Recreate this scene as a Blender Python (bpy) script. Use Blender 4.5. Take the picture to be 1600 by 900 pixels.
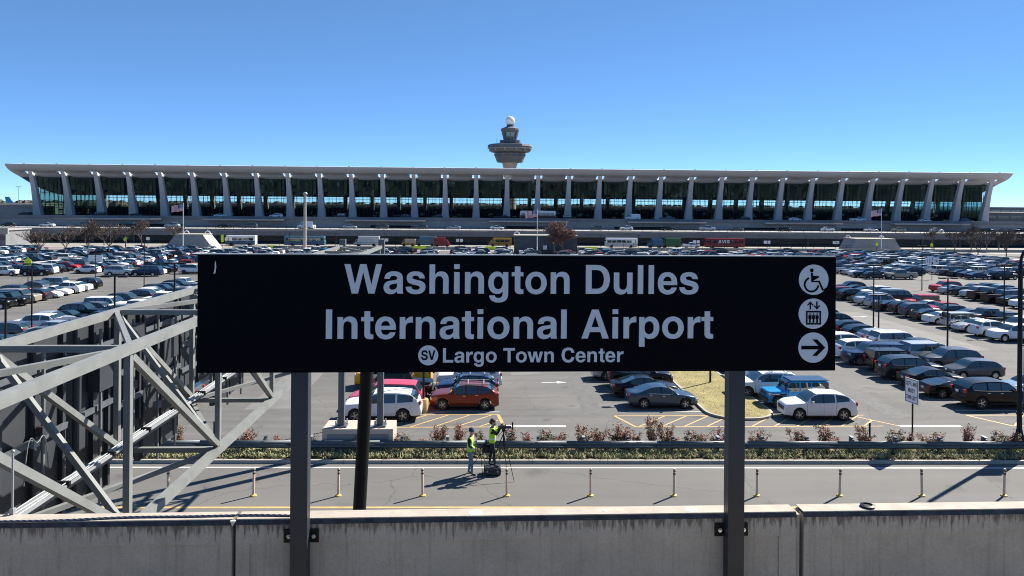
import bpy, bmesh, math, random
import numpy as np
from mathutils import Vector, Matrix
R = math.radians
random.seed(7)
S = bpy.context.scene
COL = S.collection
for _o in list(bpy.data.objects): bpy.data.objects.remove(_o)

# ------------------------------------------------------------------ camera
# world: X along the terminal front, Y towards the terminal, Z up, parking lot at z = 0
CAMZ = 13.8
cam = bpy.data.cameras.new('camera'); camo = bpy.data.objects.new('camera', cam); COL.objects.link(camo)
cam.sensor_width = 36.0; cam.lens = 1155/1600*36; cam.clip_start = .1; cam.clip_end = 20000; cam.shift_y = -129.5/1600   # the photograph is the lower part of a level picture
CAMROT = Matrix.Rotation(R(-2.08), 3, 'Z') @ Matrix.Rotation(R(90), 3, 'X') @ Matrix.Rotation(R(.43), 3, 'Z')
camo.matrix_world = Matrix.Translation((0, 0, CAMZ)) @ CAMROT.to_4x4()
S.camera = camo
def px(p):                                   # where a world point lands in the 1600x900 photograph
    v = CAMROT.transposed() @ (Vector(p)-Vector((0, 0, CAMZ)))
    if v.z > -.1: return (-9999, -9999)
    return (800+1155*v.x/-v.z, 320.5-1155*v.y/-v.z)

# ------------------------------------------------------------------ sky, sun, exposure
SUN_EL, SUN_AZ = 41.0, 53.0                  # azimuth from +Y towards +X
W = bpy.data.worlds.new('World'); S.world = W; W.use_nodes = True
nt = W.node_tree; nt.nodes.clear()
sk = nt.nodes.new('ShaderNodeTexSky'); sk.sky_type = 'NISHITA'; sk.sun_disc = False
sk.sun_elevation = R(SUN_EL); sk.sun_rotation = R(SUN_AZ); sk.altitude = 2500
sk.air_density = .25; sk.dust_density = 0; sk.ozone_density = 4.0
bg = nt.nodes.new('ShaderNodeBackground'); bg.inputs[1].default_value = .146
wo = nt.nodes.new('ShaderNodeOutputWorld')
hs = nt.nodes.new('ShaderNodeHueSaturation'); hs.inputs['Saturation'].default_value = 1.35; hs.inputs['Value'].default_value = 1.46
gm = nt.nodes.new('ShaderNodeGamma'); gm.inputs['Gamma'].default_value = .6   # eases the fall-off towards the zenith
nt.links.new(sk.outputs[0], gm.inputs['Color'])
nt.links.new(gm.outputs[0], hs.inputs['Color']); nt.links.new(hs.outputs[0], bg.inputs[0]); nt.links.new(bg.outputs[0], wo.inputs[0])
sl = bpy.data.lights.new('sun', 'SUN'); sl.energy = 5.0; sl.angle = R(.5); sl.color = (1, .95, .87)
so = bpy.data.objects.new('sun', sl); COL.objects.link(so)
sd = Vector((math.sin(R(SUN_AZ))*math.cos(R(SUN_EL)), math.cos(R(SUN_AZ))*math.cos(R(SUN_EL)), math.sin(R(SUN_EL))))
so.rotation_euler = (-sd).to_track_quat('-Z', 'Y').to_euler(); so.location = sd*200
S.cycles.filter_width = 1.05
S.view_settings.view_transform = 'Standard'; S.view_settings.look = 'None'
S.view_settings.exposure = 1.25; S.view_settings.gamma = 1.0

# ------------------------------------------------------------------ helpers
def mat(name, col, rough=.6, metal=0.0, noise=0.0, scale=3.0, bump=0.0, col2=None, spec=.5, coat=0.0, stretch=None, detail=4):
    m = bpy.data.materials.new(name); m.use_nodes = True
    n = m.node_tree.nodes; l = m.node_tree.links; b = n['Principled BSDF']
    b.inputs['Base Color'].default_value = (*col, 1); b.inputs['Roughness'].default_value = rough
    b.inputs['Metallic'].default_value = metal; b.inputs['Specular IOR Level'].default_value = spec
    b.inputs['Coat Weight'].default_value = coat; b.inputs['Coat Roughness'].default_value = .04
    if noise or bump or col2:
        tc = n.new('ShaderNodeTexCoord'); src = tc.outputs['Object']
        if stretch:
            mp = n.new('ShaderNodeMapping'); mp.inputs['Scale'].default_value = stretch
            l.new(src, mp.inputs[0]); src = mp.outputs[0]
        nz = n.new('ShaderNodeTexNoise'); nz.inputs['Scale'].default_value = scale; nz.inputs['Detail'].default_value = detail
        nz.inputs['Roughness'].default_value = .62
        l.new(src, nz.inputs['Vector'])
        cr = n.new('ShaderNodeValToRGB'); cr.color_ramp.elements[0].position = .32; cr.color_ramp.elements[1].position = .7
        a = col2 if col2 else tuple(max(0, c*(1-noise)) for c in col); c_ = col if col2 else tuple(min(1, c*(1+noise)) for c in col)
        cr.color_ramp.elements[0].color = (*a, 1); cr.color_ramp.elements[1].color = (*c_, 1)
        l.new(nz.outputs['Fac'], cr.inputs[0]); l.new(cr.outputs[0], b.inputs['Base Color'])
        if bump:
            bp = n.new('ShaderNodeBump'); bp.inputs['Strength'].default_value = bump; bp.inputs['Distance'].default_value = .02
            l.new(nz.outputs['Fac'], bp.inputs['Height']); l.new(bp.outputs[0], b.inputs['Normal'])
    return m
M = {}
def mk(name, *a, **k): M[name] = mat(name, *a, **k); return M[name]

class MB:
    def __init__(s): s.v = []; s.f = []; s.m = []
    def add(s, vs, fs, mi=0):
        b = len(s.v); s.v += [tuple(v) for v in vs]
        for f in fs: s.f.append(tuple(b+i for i in f)); s.m.append(mi)
    def box(s, c, d, mi=0, rz=0, mat=None):
        x, y, z = d[0]/2, d[1]/2, d[2]/2
        vs = [Vector((sx*x, sy*y, sz*z)) for sz in (-1, 1) for sy in (-1, 1) for sx in (-1, 1)]
        if rz: vs = [Matrix.Rotation(rz, 3, 'Z') @ v for v in vs]
        if mat: vs = [mat @ v for v in vs]
        vs = [v+Vector(c) for v in vs]
        s.add(vs, [(0, 2, 3, 1), (4, 5, 7, 6), (0, 1, 5, 4), (2, 6, 7, 3), (0, 4, 6, 2), (1, 3, 7, 5)], mi); return s
    def bar(s, p0, p1, w, h, mi=0):          # square section bar, h measured upwards
        p0, p1 = Vector(p0), Vector(p1); d = (p1-p0).normalized()
        up = Vector((0, 0, 1)) if abs(d.z) < .98 else Vector((0, 1, 0))
        a = d.cross(up).normalized(); u = a.cross(d).normalized()
        vs = [p+a*w/2*sx+u*h/2*sz for p in (p0, p1) for sx, sz in ((-1, -1), (1, -1), (1, 1), (-1, 1))]
        s.add(vs, [(0, 1, 2, 3), (7, 6, 5, 4), (0, 4, 5, 1), (1, 5, 6, 2), (2, 6, 7, 3), (3, 7, 4, 0)], mi); return s
    def tube(s, p0, p1, r0, r1=None, n=10, mi=0, caps=True):
        r1 = r0 if r1 is None else r1
        p0, p1 = Vector(p0), Vector(p1); d = (p1-p0).normalized()
        up = Vector((0, 0, 1)) if abs(d.z) < .95 else Vector((0, 1, 0))
        a = d.cross(up).normalized(); u = a.cross(d).normalized()
        vs = [p+(a*math.cos(t)+u*math.sin(t))*r for p, r in ((p0, r0), (p1, r1)) for t in [2*math.pi*i/n for i in range(n)]]
        fs = [(i, (i+1) % n, n+(i+1) % n, n+i) for i in range(n)]
        if caps: fs += [tuple(range(n-1, -1, -1)), tuple(range(n, 2*n))]
        s.add(vs, fs, mi); return s
    def path(s, pts, r, n=6, mi=0):
        for a, b in zip(pts, pts[1:]): s.tube(a, b, r if not callable(r) else r(a), None if not callable(r) else r(b), n, mi)
        return s
    def lathe(s, prof, c=(0, 0, 0), n=16, mi=0, closed=True):   # prof: (r, z)
        c = Vector(c); vs = []; fs = []
        for r, z in prof:
            vs += [c+Vector((r*math.cos(2*math.pi*i/n), r*math.sin(2*math.pi*i/n), z)) for i in range(n)]
        for k in range(len(prof)-1):
            fs += [(k*n+i, k*n+(i+1) % n, (k+1)*n+(i+1) % n, (k+1)*n+i) for i in range(n)]
        if closed: fs += [tuple(range(n-1, -1, -1)), tuple((len(prof)-1)*n+i for i in range(n))]
        s.add(vs, fs, mi); return s
    def prism(s, poly, axis, a, b, mi=0):    # poly in the other two axes, extruded from a to b
        def P(u, v, w): return {'x': (w, u, v), 'y': (u, w, v), 'z': (u, v, w)}[axis]
        n = len(poly); vs = [P(u, v, a) for u, v in poly]+[P(u, v, b) for u, v in poly]
        fs = [tuple(range(n-1, -1, -1)), tuple(range(n, 2*n))]+[(i, (i+1) % n, n+(i+1) % n, n+i) for i in range(n)]
        s.add(vs, fs, mi); return s
    def quad(s, a, b, c, d, mi=0): s.add([a, b, c, d], [(0, 1, 2, 3)], mi); return s
    def sphere(s, c, r, n=12, mi=0, sq=(1, 1, 1)):
        k = n//2; prof = [(r*math.sin(math.pi*i/k), -r*math.cos(math.pi*i/k)) for i in range(k+1)]
        prof[0] = (1e-4*r, -r); prof[-1] = (1e-4*r, r); b = len(s.v)
        s.lathe(prof, (0, 0, 0), n, mi)
        for i in range(b, len(s.v)): s.v[i] = tuple(s.v[i][j]*sq[j]+c[j] for j in range(3))
        return s
    def mesh(s, name, mats, smooth=False, fix=True):
        me = bpy.data.meshes.new(name); me.from_pydata(s.v, [], s.f)
        for m in (mats if isinstance(mats, (list, tuple)) else [mats]): me.materials.append(m)
        me.polygons.foreach_set('material_index', s.m)
        if fix and len(s.f) < 60000:
            bm = bmesh.new(); bm.from_mesh(me); bmesh.ops.recalc_face_normals(bm, faces=bm.faces); bm.to_mesh(me); bm.free()
        if smooth:
            me.polygons.foreach_set('use_smooth', [True]*len(me.polygons))
            if smooth is not True: me.set_sharp_from_angle(angle=R(smooth))
        me.update(); return me
    def build(s, name, mats, parent=None, smooth=False, loc=None, **k):
        return link(name, s.mesh(name, mats, smooth, **k), parent, loc)
def link(name, me, parent=None, loc=None):
    o = bpy.data.objects.new(name, me); COL.objects.link(o)
    if parent: o.parent = parent
    if loc: o.location = loc
    return o
def tag(o, label=None, cat=None, group=None, kind=None):
    if label: o['label'] = label
    if cat: o['category'] = cat
    if group: o['group'] = group
    if kind: o['kind'] = kind
    return o
def thing(name, label, cat, loc=(0, 0, 0), rz=0, group=None):
    o = bpy.data.objects.new(name, None); COL.objects.link(o); o.location = loc; o.rotation_euler = (0, 0, rz)
    o.empty_display_size = .2
    return tag(o, label, cat, group)
KIDS = {}
def copy_tree(o, parent=None):
    c = o.copy(); COL.objects.link(c)
    if parent: c.parent = parent
    for ch in o.children: copy_tree(ch, c)
    return c
ORD = ['first', 'second', 'third', 'fourth', 'fifth', 'sixth', 'seventh', 'eighth', 'ninth', 'tenth', 'eleventh', 'twelfth', 'thirteenth', 'fourteenth', 'fifteenth',
       'sixteenth', 'seventeenth', 'eighteenth', 'nineteenth', 'twentieth']+['%dth' % i if i % 10 not in (1, 2, 3) else '%d%s' % (i, ['st', 'nd', 'rd'][i % 10-1]) for i in range(21, 60)]

# ------------------------------------------------------------------ materials
def asphalt(name, c, c2):
    m = mat(name, c, .9, spec=.3); n = m.node_tree.nodes; l = m.node_tree.links; b = n['Principled BSDF']
    tc = n.new('ShaderNodeTexCoord')
    a = n.new('ShaderNodeTexNoise'); a.inputs['Scale'].default_value = .11; a.inputs['Detail'].default_value = 6; a.inputs['Roughness'].default_value = .7
    mp = n.new('ShaderNodeMapping'); mp.inputs['Scale'].default_value = (.05, 1.3, 1)
    s_ = n.new('ShaderNodeTexNoise'); s_.inputs['Scale'].default_value = .8; s_.inputs['Detail'].default_value = 3
    f = n.new('ShaderNodeTexNoise'); f.inputs['Scale'].default_value = 35; f.inputs['Detail'].default_value = 2
    for q, v in ((a, tc.outputs['Object']), (f, tc.outputs['Object']), (mp, tc.outputs['Object'])): l.new(v, q.inputs['Vector'])
    l.new(mp.outputs[0], s_.inputs['Vector'])
    def math_(op, x, y):
        k = n.new('ShaderNodeMath'); k.operation = op
        for i, v in enumerate((x, y)):
            if isinstance(v, float): k.inputs[i].default_value = v
            else: l.new(v, k.inputs[i])
        return k.outputs[0]
    t = math_('ADD', math_('MULTIPLY', a.outputs[0], .5), math_('ADD', math_('MULTIPLY', s_.outputs[0], .3), math_('MULTIPLY', f.outputs[0], .2)))
    cr = n.new('ShaderNodeValToRGB'); cr.color_ramp.elements[0].position = .38; cr.color_ramp.elements[1].position = .62
    cr.color_ramp.elements[0].color = (*c2, 1); cr.color_ramp.elements[1].color = (*c, 1)
    l.new(t, cr.inputs[0]); l.new(cr.outputs[0], b.inputs['Base Color'])
    vo = n.new('ShaderNodeTexVoronoi'); vo.feature = 'DISTANCE_TO_EDGE'; vo.inputs['Scale'].default_value = .16
    wv = n.new('ShaderNodeVectorMath'); wv.operation = 'ADD'
    sc = n.new('ShaderNodeVectorMath'); sc.operation = 'SCALE'; sc.inputs['Scale'].default_value = 3.0
    l.new(a.outputs['Color'], sc.inputs[0]); l.new(tc.outputs['Object'], wv.inputs[0]); l.new(sc.outputs[0], wv.inputs[1]); l.new(wv.outputs[0], vo.inputs['Vector'])
    ov = n.new('ShaderNodeTexVoronoi'); ov.inputs['Scale'].default_value = .42; l.new(wv.outputs[0], ov.inputs['Vector'])
    os_ = n.new('ShaderNodeMapRange'); os_.inputs['From Min'].default_value = .06; os_.inputs['From Max'].default_value = .2; os_.inputs['To Min'].default_value = .74; os_.inputs['To Max'].default_value = 1.0
    l.new(ov.outputs['Distance'], os_.inputs['Value'])       # old oil drips
    ck = math_('LESS_THAN', vo.outputs['Distance'], .0035)
    mx = n.new('ShaderNodeMixRGB'); mx.blend_type = 'MULTIPLY'; mx.inputs[2].default_value = (.72, .72, .72, 1)
    l.new(ck, mx.inputs[0]); l.new(cr.outputs[0], mx.inputs[1]); m3 = n.new('ShaderNodeMixRGB'); m3.blend_type = 'MULTIPLY'; m3.inputs[0].default_value = 1; l.new(mx.outputs[0], m3.inputs[1]); l.new(os_.outputs[0], m3.inputs[2])
    l.new(m3.outputs[0], b.inputs['Base Color'])
    M[name] = m
asphalt('lot_asphalt', (.142, .136, .128), (.088, .085, .080))
asphalt('road_asphalt', (.136, .130, .121), (.104, .100, .093))
mk('bus_lane_concrete', (.24, .22, .19), .85, noise=.12, scale=.2)
mk('ground_soil', (.16, .13, .08), .95, noise=.3, scale=.02)
mk('dry_turf', (.23, .19, .07), .95, noise=.28, scale=.7, detail=9)
mk('mulch', (.15, .095, .055), .95, noise=.4, scale=9)
mk('kerb_concrete', (.30, .28, .24), .85, noise=.15, scale=2)
mk('white_paint', (.52, .51, .48), .7, noise=.12, scale=3)
mk('yellow_paint', (.46, .30, .11), .7, noise=.15, scale=3)
mk('steel_grey', (.185, .192, .184), .55, noise=.16, scale=2.5, detail=8, spec=.25)
mk('steel_dark', (.085, .095, .105), .5, noise=.15, scale=2)
mk('galvanised', (.30, .31, .32), .45, metal=.2, noise=.12, scale=2)
mk('rail_steel', (.065, .085, .10), .5, metal=.15, noise=.15, scale=1.2)
mk('chrome', (.7, .7, .7), .2, metal=1.0)
mk('black_metal', (.006, .006, .007), .5, spec=.25)
mk('panel_dark', (.030, .033, .038), .55, noise=.2, scale=1)
mk('concrete_terminal', (.47, .45, .44), .75, noise=.06, scale=.12)
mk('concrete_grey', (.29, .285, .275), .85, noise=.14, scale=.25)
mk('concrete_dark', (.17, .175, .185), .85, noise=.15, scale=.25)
mk('concrete_warm', (.42, .35, .29), .85, noise=.08, scale=.3)
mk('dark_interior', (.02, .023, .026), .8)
mk('white_plain', (.78, .78, .77), .5)
mk('tyre', (.018, .018, .018), .85)
mk('alloy', (.42, .43, .45), .3, metal=.8)
mk('black_trim', (.02, .02, .022), .55)
mk('lime', (.62, .80, .02), .6)
mk('sign_white', (.75, .75, .74), .5)
mk('sign_blue', (.02, .05, .22), .4)
mk('twig', (.10, .075, .065), .9)
mk('twig_red', (.20, .12, .10), .9)
mk('bark', (.14, .115, .10), .9, noise=.3, scale=6)
# ------------------------------------------------------------------ setting: ground, lot, near road
def sheet(name, pts, m, z=None, kind='structure'):
    mb = MB(); mb.add([(p[0], p[1], p[2] if len(p) > 2 else z) for p in pts], [tuple(range(len(pts)))])
    o = mb.build(name, m); o['kind'] = kind; return o
sheet('ground', [(-6000, -600), (6000, -600), (6000, 9000), (-6000, 9000)], M['ground_soil'], -.03)
sheet('parking_lot', [(-330, 36.6), (330, 36.6), (330, 228), (-330, 228)], M['lot_asphalt'], 0)
sheet('bus_road', [(-330, 228), (330, 228), (330, 276), (-330, 276)], M['bus_lane_concrete'], .004)
sheet('pavement', [(-330, 221), (330, 221), (330, 226.5), (-330, 226.5)], M['bus_lane_concrete'], .006)
SK = -.0175                                  # the near road runs slightly askew to the terminal
def rl(x, off, z): return (x, off+SK*x, z)
def strip(name, o0, o1, z0, z1, m, kind='structure', x0=-90, x1=110):
    mb = MB(); mb.quad(rl(x0, o0, z0), rl(x1, o0, z0), rl(x1, o1, z1), rl(x0, o1, z1)); o = mb.build(name, m); o['kind'] = kind; return o
RZ = 3.3
strip('road', 4.5, 30.0, RZ, RZ, M['road_asphalt'])
strip('road_line_yellow', 25.60, 25.74, RZ+.004, RZ+.004, M['yellow_paint'])
strip('road_line_white', 29.50, 29.62, RZ+.004, RZ+.004, M['white_paint'])
mb = MB()                                    # kerb in lengths
rr = random.Random(3)
kt = thing('kerb', 'pale concrete kerb between the near road and the planted strip', 'kerb'); kt['kind'] = 'structure'
for i in range(33):
    x = -24+i*1.53; k = MB(); a, b = rl(x, 30.0, RZ), rl(x+1.515, 30.0, RZ)
    k.add([a, b, (b[0], b[1]+.16, RZ), (a[0], a[1]+.16, RZ), (a[0], a[1]+.02, RZ+.13), (b[0], b[1]+.02, RZ+.13), (b[0], b[1]+.16, RZ+.13), (a[0], a[1]+.16, RZ+.13)],
          [(0, 1, 5, 4), (1, 2, 6, 5), (2, 3, 7, 6), (3, 0, 4, 7), (4, 5, 6, 7)])
    k.build('kerb_stone', M['kerb_concrete'], kt)
strip('planted_strip', 30.16, 32.05, RZ+.06, RZ+.06, M['mulch'])
strip('embankment', 32.05, 37.2, RZ+.06, .004, M['mulch'])
strip('road_fascia', 4.5, 4.5, RZ, -.02, M['concrete_grey'])

# lot markings: one sheet 4 mm above the asphalt
yl = MB(); wl = MB()
def line(mb, a, b, w, z=.004):
    a, b = Vector((*a, z)), Vector((*b, z)); d = (b-a).normalized(); n = Vector((-d.y, d.x, 0))*w/2
    mb.quad(a-n, b-n, b+n, a+n)
line(yl, (-70, 44.0), (90, 41.8), .13)
line(wl, (1.25, 46.2), (5.15, 46.05), .34); line(wl, (26.3, 45.9), (30.3, 45.85), .34)
def hatch(x0, x1, y0, y1, n, cut=0):          # hatched corner at the end of a row
    line(yl, (x0+cut, y0), (x1, y0), .12, .005); line(yl, (x0, y1), (x1, y1), .12, .005)
    line(yl, (x0+cut, y0), (x0, y1), .16, .006)
    for i in range(n):
        xa = x0+cut+(x1-x0-cut)*(i+.15)/n
        line(yl, (xa, y0+.07), (min(x1, xa+2.2), y0+.07+(y1-y0-.14)*min(1, (x1-xa)/2.2)), .11, .005)
hatch(-9.0, .95, 45.95, 48.65, 7)
line(yl, (.95, 48.65), (1.3, 45.95), .22, .007)
hatch(8.6, 25.3, 45.86, 48.3, 11, .9)
line(yl, (24.3, 48.3), (26.3, 45.86), .12, .006)
hatch(32.2, 43.5, 45.8, 48.2, 7, 1.4)
ROWS = []                                     # (x of the row's centre, aisle side)
for k in range(-6, 7):
    c = k*20.6
    if k == 1: continue
    base = -3.98+c
    ROWS += [(base-2.58, -1), (base+2.55, 1)]
ROWS = [r for r in ROWS if not 8 < r[0] < 27] + [(12.2, -1), (21.9, 1)]
for xc, s in ROWS:
    for y0, y1 in ((49.3, 122), (139, 216)):
        y = y0
        while y < y1: line(wl, (xc-2.5, y), (xc+2.5, y), .10); y += 2.75
# worn arrows in the aisle and crossing lanes
for x, y in ((5.4, 57.5), (47.5, 62), (47.5, 92), (-13.2, 70)):
    line(wl, (x-.9, y), (x+.3, y), .16); wl.add([(x+.3, y-.35, .005), (x+1.1, y, .005), (x+.3, y+.35, .005)], [(0, 1, 2)])
o = wl.build('lot_lines_white', M['white_paint']); o['kind'] = 'structure'
o = yl.build('lot_lines_yellow', M['yellow_paint']); o['kind'] = 'structure'

mk('asphalt_patch', (.098, .095, .09), .9, noise=.2, scale=2); mk('asphalt_pale', (.138, .133, .125), .9, noise=.16, scale=.6, detail=8)
for i, (x0, x1, y0, y1, mm) in enumerate(((2.2, 4.6, 60, 74, 'asphalt_pale'), (6.6, 8.0, 48.5, 60, 'asphalt_patch'), (26.8, 28.4, 47.5, 72, 'asphalt_patch'), (44.5, 49.5, 70, 96, 'asphalt_pale'), (-16, -13, 50, 75, 'asphalt_pale'))):
    sheet('asphalt_patch', [(x0, y0), (x1, y0+.3), (x1-.15, y1), (x0+.2, y1-.2)], M[mm], .003)

# grass median between two rows
def rounded(x0, x1, y0, y1, r, n=7):
    pts = []
    for cx, cy, a0 in ((x1-r, y0+r, -90), (x1-r, y1-r, 0), (x0+r, y1-r, 90), (x0+r, y0+r, 180)):
        pts += [(cx+r*math.cos(R(a0+90*i/n)), cy+r*math.sin(R(a0+90*i/n))) for i in range(n+1)]
    return pts
gm = thing('grass_median', 'kerbed strip of dry yellow grass between two rows of parked cars', 'grass strip'); gm['kind'] = 'structure'
out, inn = rounded(14.75, 19.35, 47.15, 121.5, 2.0), rounded(14.92, 19.18, 47.32, 121.3, 1.85)
k = MB(); n = len(out)
for i in range(n):
    j = (i+1) % n
    k.quad((*out[i], .0), (*out[j], .0), (*out[j], .15), (*out[i], .15)); k.quad((*out[i], .15), (*out[j], .15), (*inn[j], .15), (*inn[i], .15))
k.build('kerb_edge', M['kerb_concrete'], gm)
k = MB(); k.add([(x, y, .14) for x, y in inn], [tuple(range(n))]); k.build('turf', M['dry_turf'], gm)
mk('straw_blade', (.24, .20, .075), .9, noise=.15, scale=3); mk('straw_green', (.17, .165, .05), .9)
g = MB(); rr = random.Random(11)
for i in range(5500):
    x = rr.uniform(15.1, 19.0); y = 47.6+abs(rr.gauss(0, 1))*14
    if y > 100 or (y < 49.2 and (abs(x-17.05) > 1.2+.5*(y-47.2))): continue
    a = rr.uniform(0, 6.28); h = rr.uniform(.012, .04); w = .02
    g.add([(x-w*math.cos(a), y-w*math.sin(a), .14), (x+w*math.cos(a), y+w*math.sin(a), .14), (x+rr.uniform(-.07, .07), y+rr.uniform(-.07, .07), .14+h)], [(0, 1, 2)], 0 if rr.random() < .75 else 1)
o = g.build('dry_grass', [M['straw_blade'], M['straw_green']], fix=False); o['kind'] = 'stuff'

# ground cover behind the kerb
mk('liriope_pale', (.34, .32, .16), .8, noise=.3, scale=5); mk('liriope_green', (.13, .17, .05), .8); mk('liriope_straw', (.30, .25, .14), .9)
g = MB(); rr = random.Random(12)
for i in range(2600):
    x = rr.uniform(-24, 26); off = rr.uniform(30.3, 31.45)
    dens = .5+.5*math.sin(x*1.9)*math.sin(x*.73+1)
    if rr.random() > .55+.5*dens: continue
    s_ = rr.uniform(.7, 1.2)
    for b in range(11):
        a = rr.uniform(0, 6.28); L = rr.uniform(.13, .27)*s_; h = rr.uniform(.10, .24)*s_; p = rl(x, off, RZ+.06)
        dx, dy = math.cos(a), math.sin(a); w = .014
        m1 = (p[0]+dx*L*.55, p[1]+dy*L*.55, p[2]+h); tip = (p[0]+dx*L, p[1]+dy*L, p[2]+h*.55)
        g.add([(p[0]-dy*w, p[1]+dx*w, p[2]), (p[0]+dy*w, p[1]-dx*w, p[2]), (m1[0]+dy*w, m1[1]-dx*w, m1[2]), (m1[0]-dy*w, m1[1]+dx*w, m1[2]), tip],
              [(0, 1, 2, 3), (3, 2, 4)], rr.choice((0, 0, 0, 1, 2)))
o = g.build('ground_cover', [M['liriope_pale'], M['liriope_green'], M['liriope_straw']], fix=False); o['kind'] = 'stuff'
# ------------------------------------------------------------------ terminal
TC = [-174.25+12.19*i for i in range(32)]
PROF = [(287.40, 27.95), (287.5, 27.72), (288.2, 27.0), (289.3, 26.2), (290.6, 25.6), (292.2, 25.0), (294.4, 24.35), (296.5, 23.65), (299, 22.75), (302, 21.7), (306, 20.4), (311, 19.1), (317, 17.9), (324, 17.1), (331, 17.2), (337, 18.0), (343, 19.4), (348, 21.0), (352, 22.4)]
def roofz(y):
    for (a, za), (b, zb) in zip(PROF, PROF[1:]):
        if y <= b: return za+(zb-za)*(y-a)/(b-a)
    return PROF[-1][1]
T = thing('airport_terminal', 'long concrete airport terminal with upswept hanging roof and tapered columns', 'terminal', (0, -2.7, 0))
xs = [-180.6]
for c in TC: xs += [c-1.55, c+1.55]
xs += [208.3]
rf = MB(); nx = len(xs)
rf.v = [(x, y, z) for y, z in PROF for x in xs]
for j in range(len(PROF)-1):
    for i in range(nx-1):
        if i % 2 == 1 and j in (4, 5): continue            # opening in the roof where a column passes through
        rf.f.append((j*nx+i, j*nx+i+1, (j+1)*nx+i+1, (j+1)*nx+i)); rf.m.append(0)
ro = rf.build('roof', M['concrete_terminal'], T, smooth=40)
mk('ceiling_shade_paint', (.06, .115, .12), .8)
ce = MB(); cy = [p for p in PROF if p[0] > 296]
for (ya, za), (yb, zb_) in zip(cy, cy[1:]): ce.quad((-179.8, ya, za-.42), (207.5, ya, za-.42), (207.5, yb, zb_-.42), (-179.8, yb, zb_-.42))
ce.build('ceiling_shade_sheet', M['ceiling_shade_paint'], T, smooth=True)  # added dark sheet: paints the hall's shade under the pale concrete roof
md = ro.modifiers.new('thickness', 'SOLIDIFY'); md.thickness = .45; md.offset = 0
vm = MB().box((0, 0, -.12), (.7, .5, .4)).mesh('roof_vent', M['black_metal'])
cm = MB()
secs = [(0, 3.0, 3.0, 298.2), (.10, 2.75, 2.7, 297.8), (.35, 2.15, 2.1, 296.6), (.65, 1.75, 1.7, 295.1), (.9, 1.55, 1.5, 293.6), (1.0, 1.5, 1.4, 292.4)]
for k, (t, w, d, y) in enumerate(secs):
    z = (16.6*t if t < 1 else 17.7); cm.v += [(-w/2, y-d/2, z), (w/2, y-d/2, z), (w/2, y+d/2, z), (-w/2, y+d/2, z)]
for k in range(len(secs)-1):
    for i in range(4): cm.f.append((k*4+i, k*4+(i+1) % 4, k*4+4+(i+1) % 4, k*4+4+i)); cm.m.append(0)
cm.f.append((20, 21, 22, 23)); cm.m.append(0)
colm = cm.mesh('column', M['concrete_terminal'])
rcm = MB().bar((0, 350, 8.6), (0, 346.5, 19.6), 1.6, 1.6).mesh('rear_column', M['concrete_dark'])
for c in TC:
    link('column', colm, T, (c, 0, 8.6)); link('roof_vent', vm, T, (c, 288.4, 28.15)); link('rear_column', rcm, T, (c, 0, 0))
# glass: green-black tinted, part see-through
gl = bpy.data.materials.new('tinted_glass'); gl.use_nodes = True
n = gl.node_tree.nodes; l = gl.node_tree.links; n.clear()
tr = n.new('ShaderNodeBsdfTransparent'); tr.inputs[0].default_value = (.55, .68, .60, 1)
gg = n.new('ShaderNodeBsdfGlossy'); gg.inputs[0].default_value = (.40, .66, .70, 1); gg.inputs['Roughness'].default_value = .05
fr = n.new('ShaderNodeFresnel'); fr.inputs[0].default_value = 1.5
mx = n.new('ShaderNodeMixShader'); oo = n.new('ShaderNodeOutputMaterial')
l.new(fr.outputs[0], mx.inputs[0]); l.new(tr.outputs[0], mx.inputs[1]); l.new(gg.outputs[0], mx.inputs[2]); l.new(mx.outputs[0], oo.inputs[0])
M['tinted_glass'] = gl
M['end_tint'] = gl.copy(); M['end_tint'].name = 'end_tint'
[x for x in M['end_tint'].node_tree.nodes if x.type == 'BSDF_TRANSPARENT'][0].inputs[0].default_value = (.34, .46, .42, 1)
mk('mullion', (.012, .018, .02), .5)
NU, NV = 7, 6
def bay_pt(u, t, x0, x1):
    s = 1-(2*u-1)**2; ytop = 295.6+2.3*s; ybot = 298.6+1.2*s
    zt = roofz(ytop)-.25; y = ybot+(ytop-ybot)*t
    return Vector((x0+(x1-x0)*u, y, 8.6+(zt-8.6)*t))
gb = MB(); mu = MB(); x0, x1 = .85, 12.19-.85
for i in range(NU):
    for j in range(NV):
        gb.quad(bay_pt(i/NU, j/NV, x0, x1), bay_pt((i+1)/NU, j/NV, x0, x1), bay_pt((i+1)/NU, (j+1)/NV, x0, x1), bay_pt(i/NU, (j+1)/NV, x0, x1))
for i in range(NU+1):
    for j in range(0, NV, 2): mu.bar(bay_pt(i/NU, j/NV, x0, x1)-Vector((0, .1, 0)), bay_pt(i/NU, (j+2)/NV, x0, x1)-Vector((0, .1, 0)), .11, .2)
for t in (.36, .6, 1):
    for i in range(NU): mu.bar(bay_pt(i/NU, t, x0, x1)-Vector((0, .1, 0)), bay_pt((i+1)/NU, t, x0, x1)-Vector((0, .1, 0)), .2, .11 if t < 1 else .3)
gbm = gb.mesh('glass_bay', gl, fix=False); mum = mu.mesh('mullion_grid', M['mullion'])
for c in TC[:-1]:
    b = link('glass_bay', gbm, T, (c, 0, 0)); m_ = link('mullion_grid', mum, b)
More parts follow.
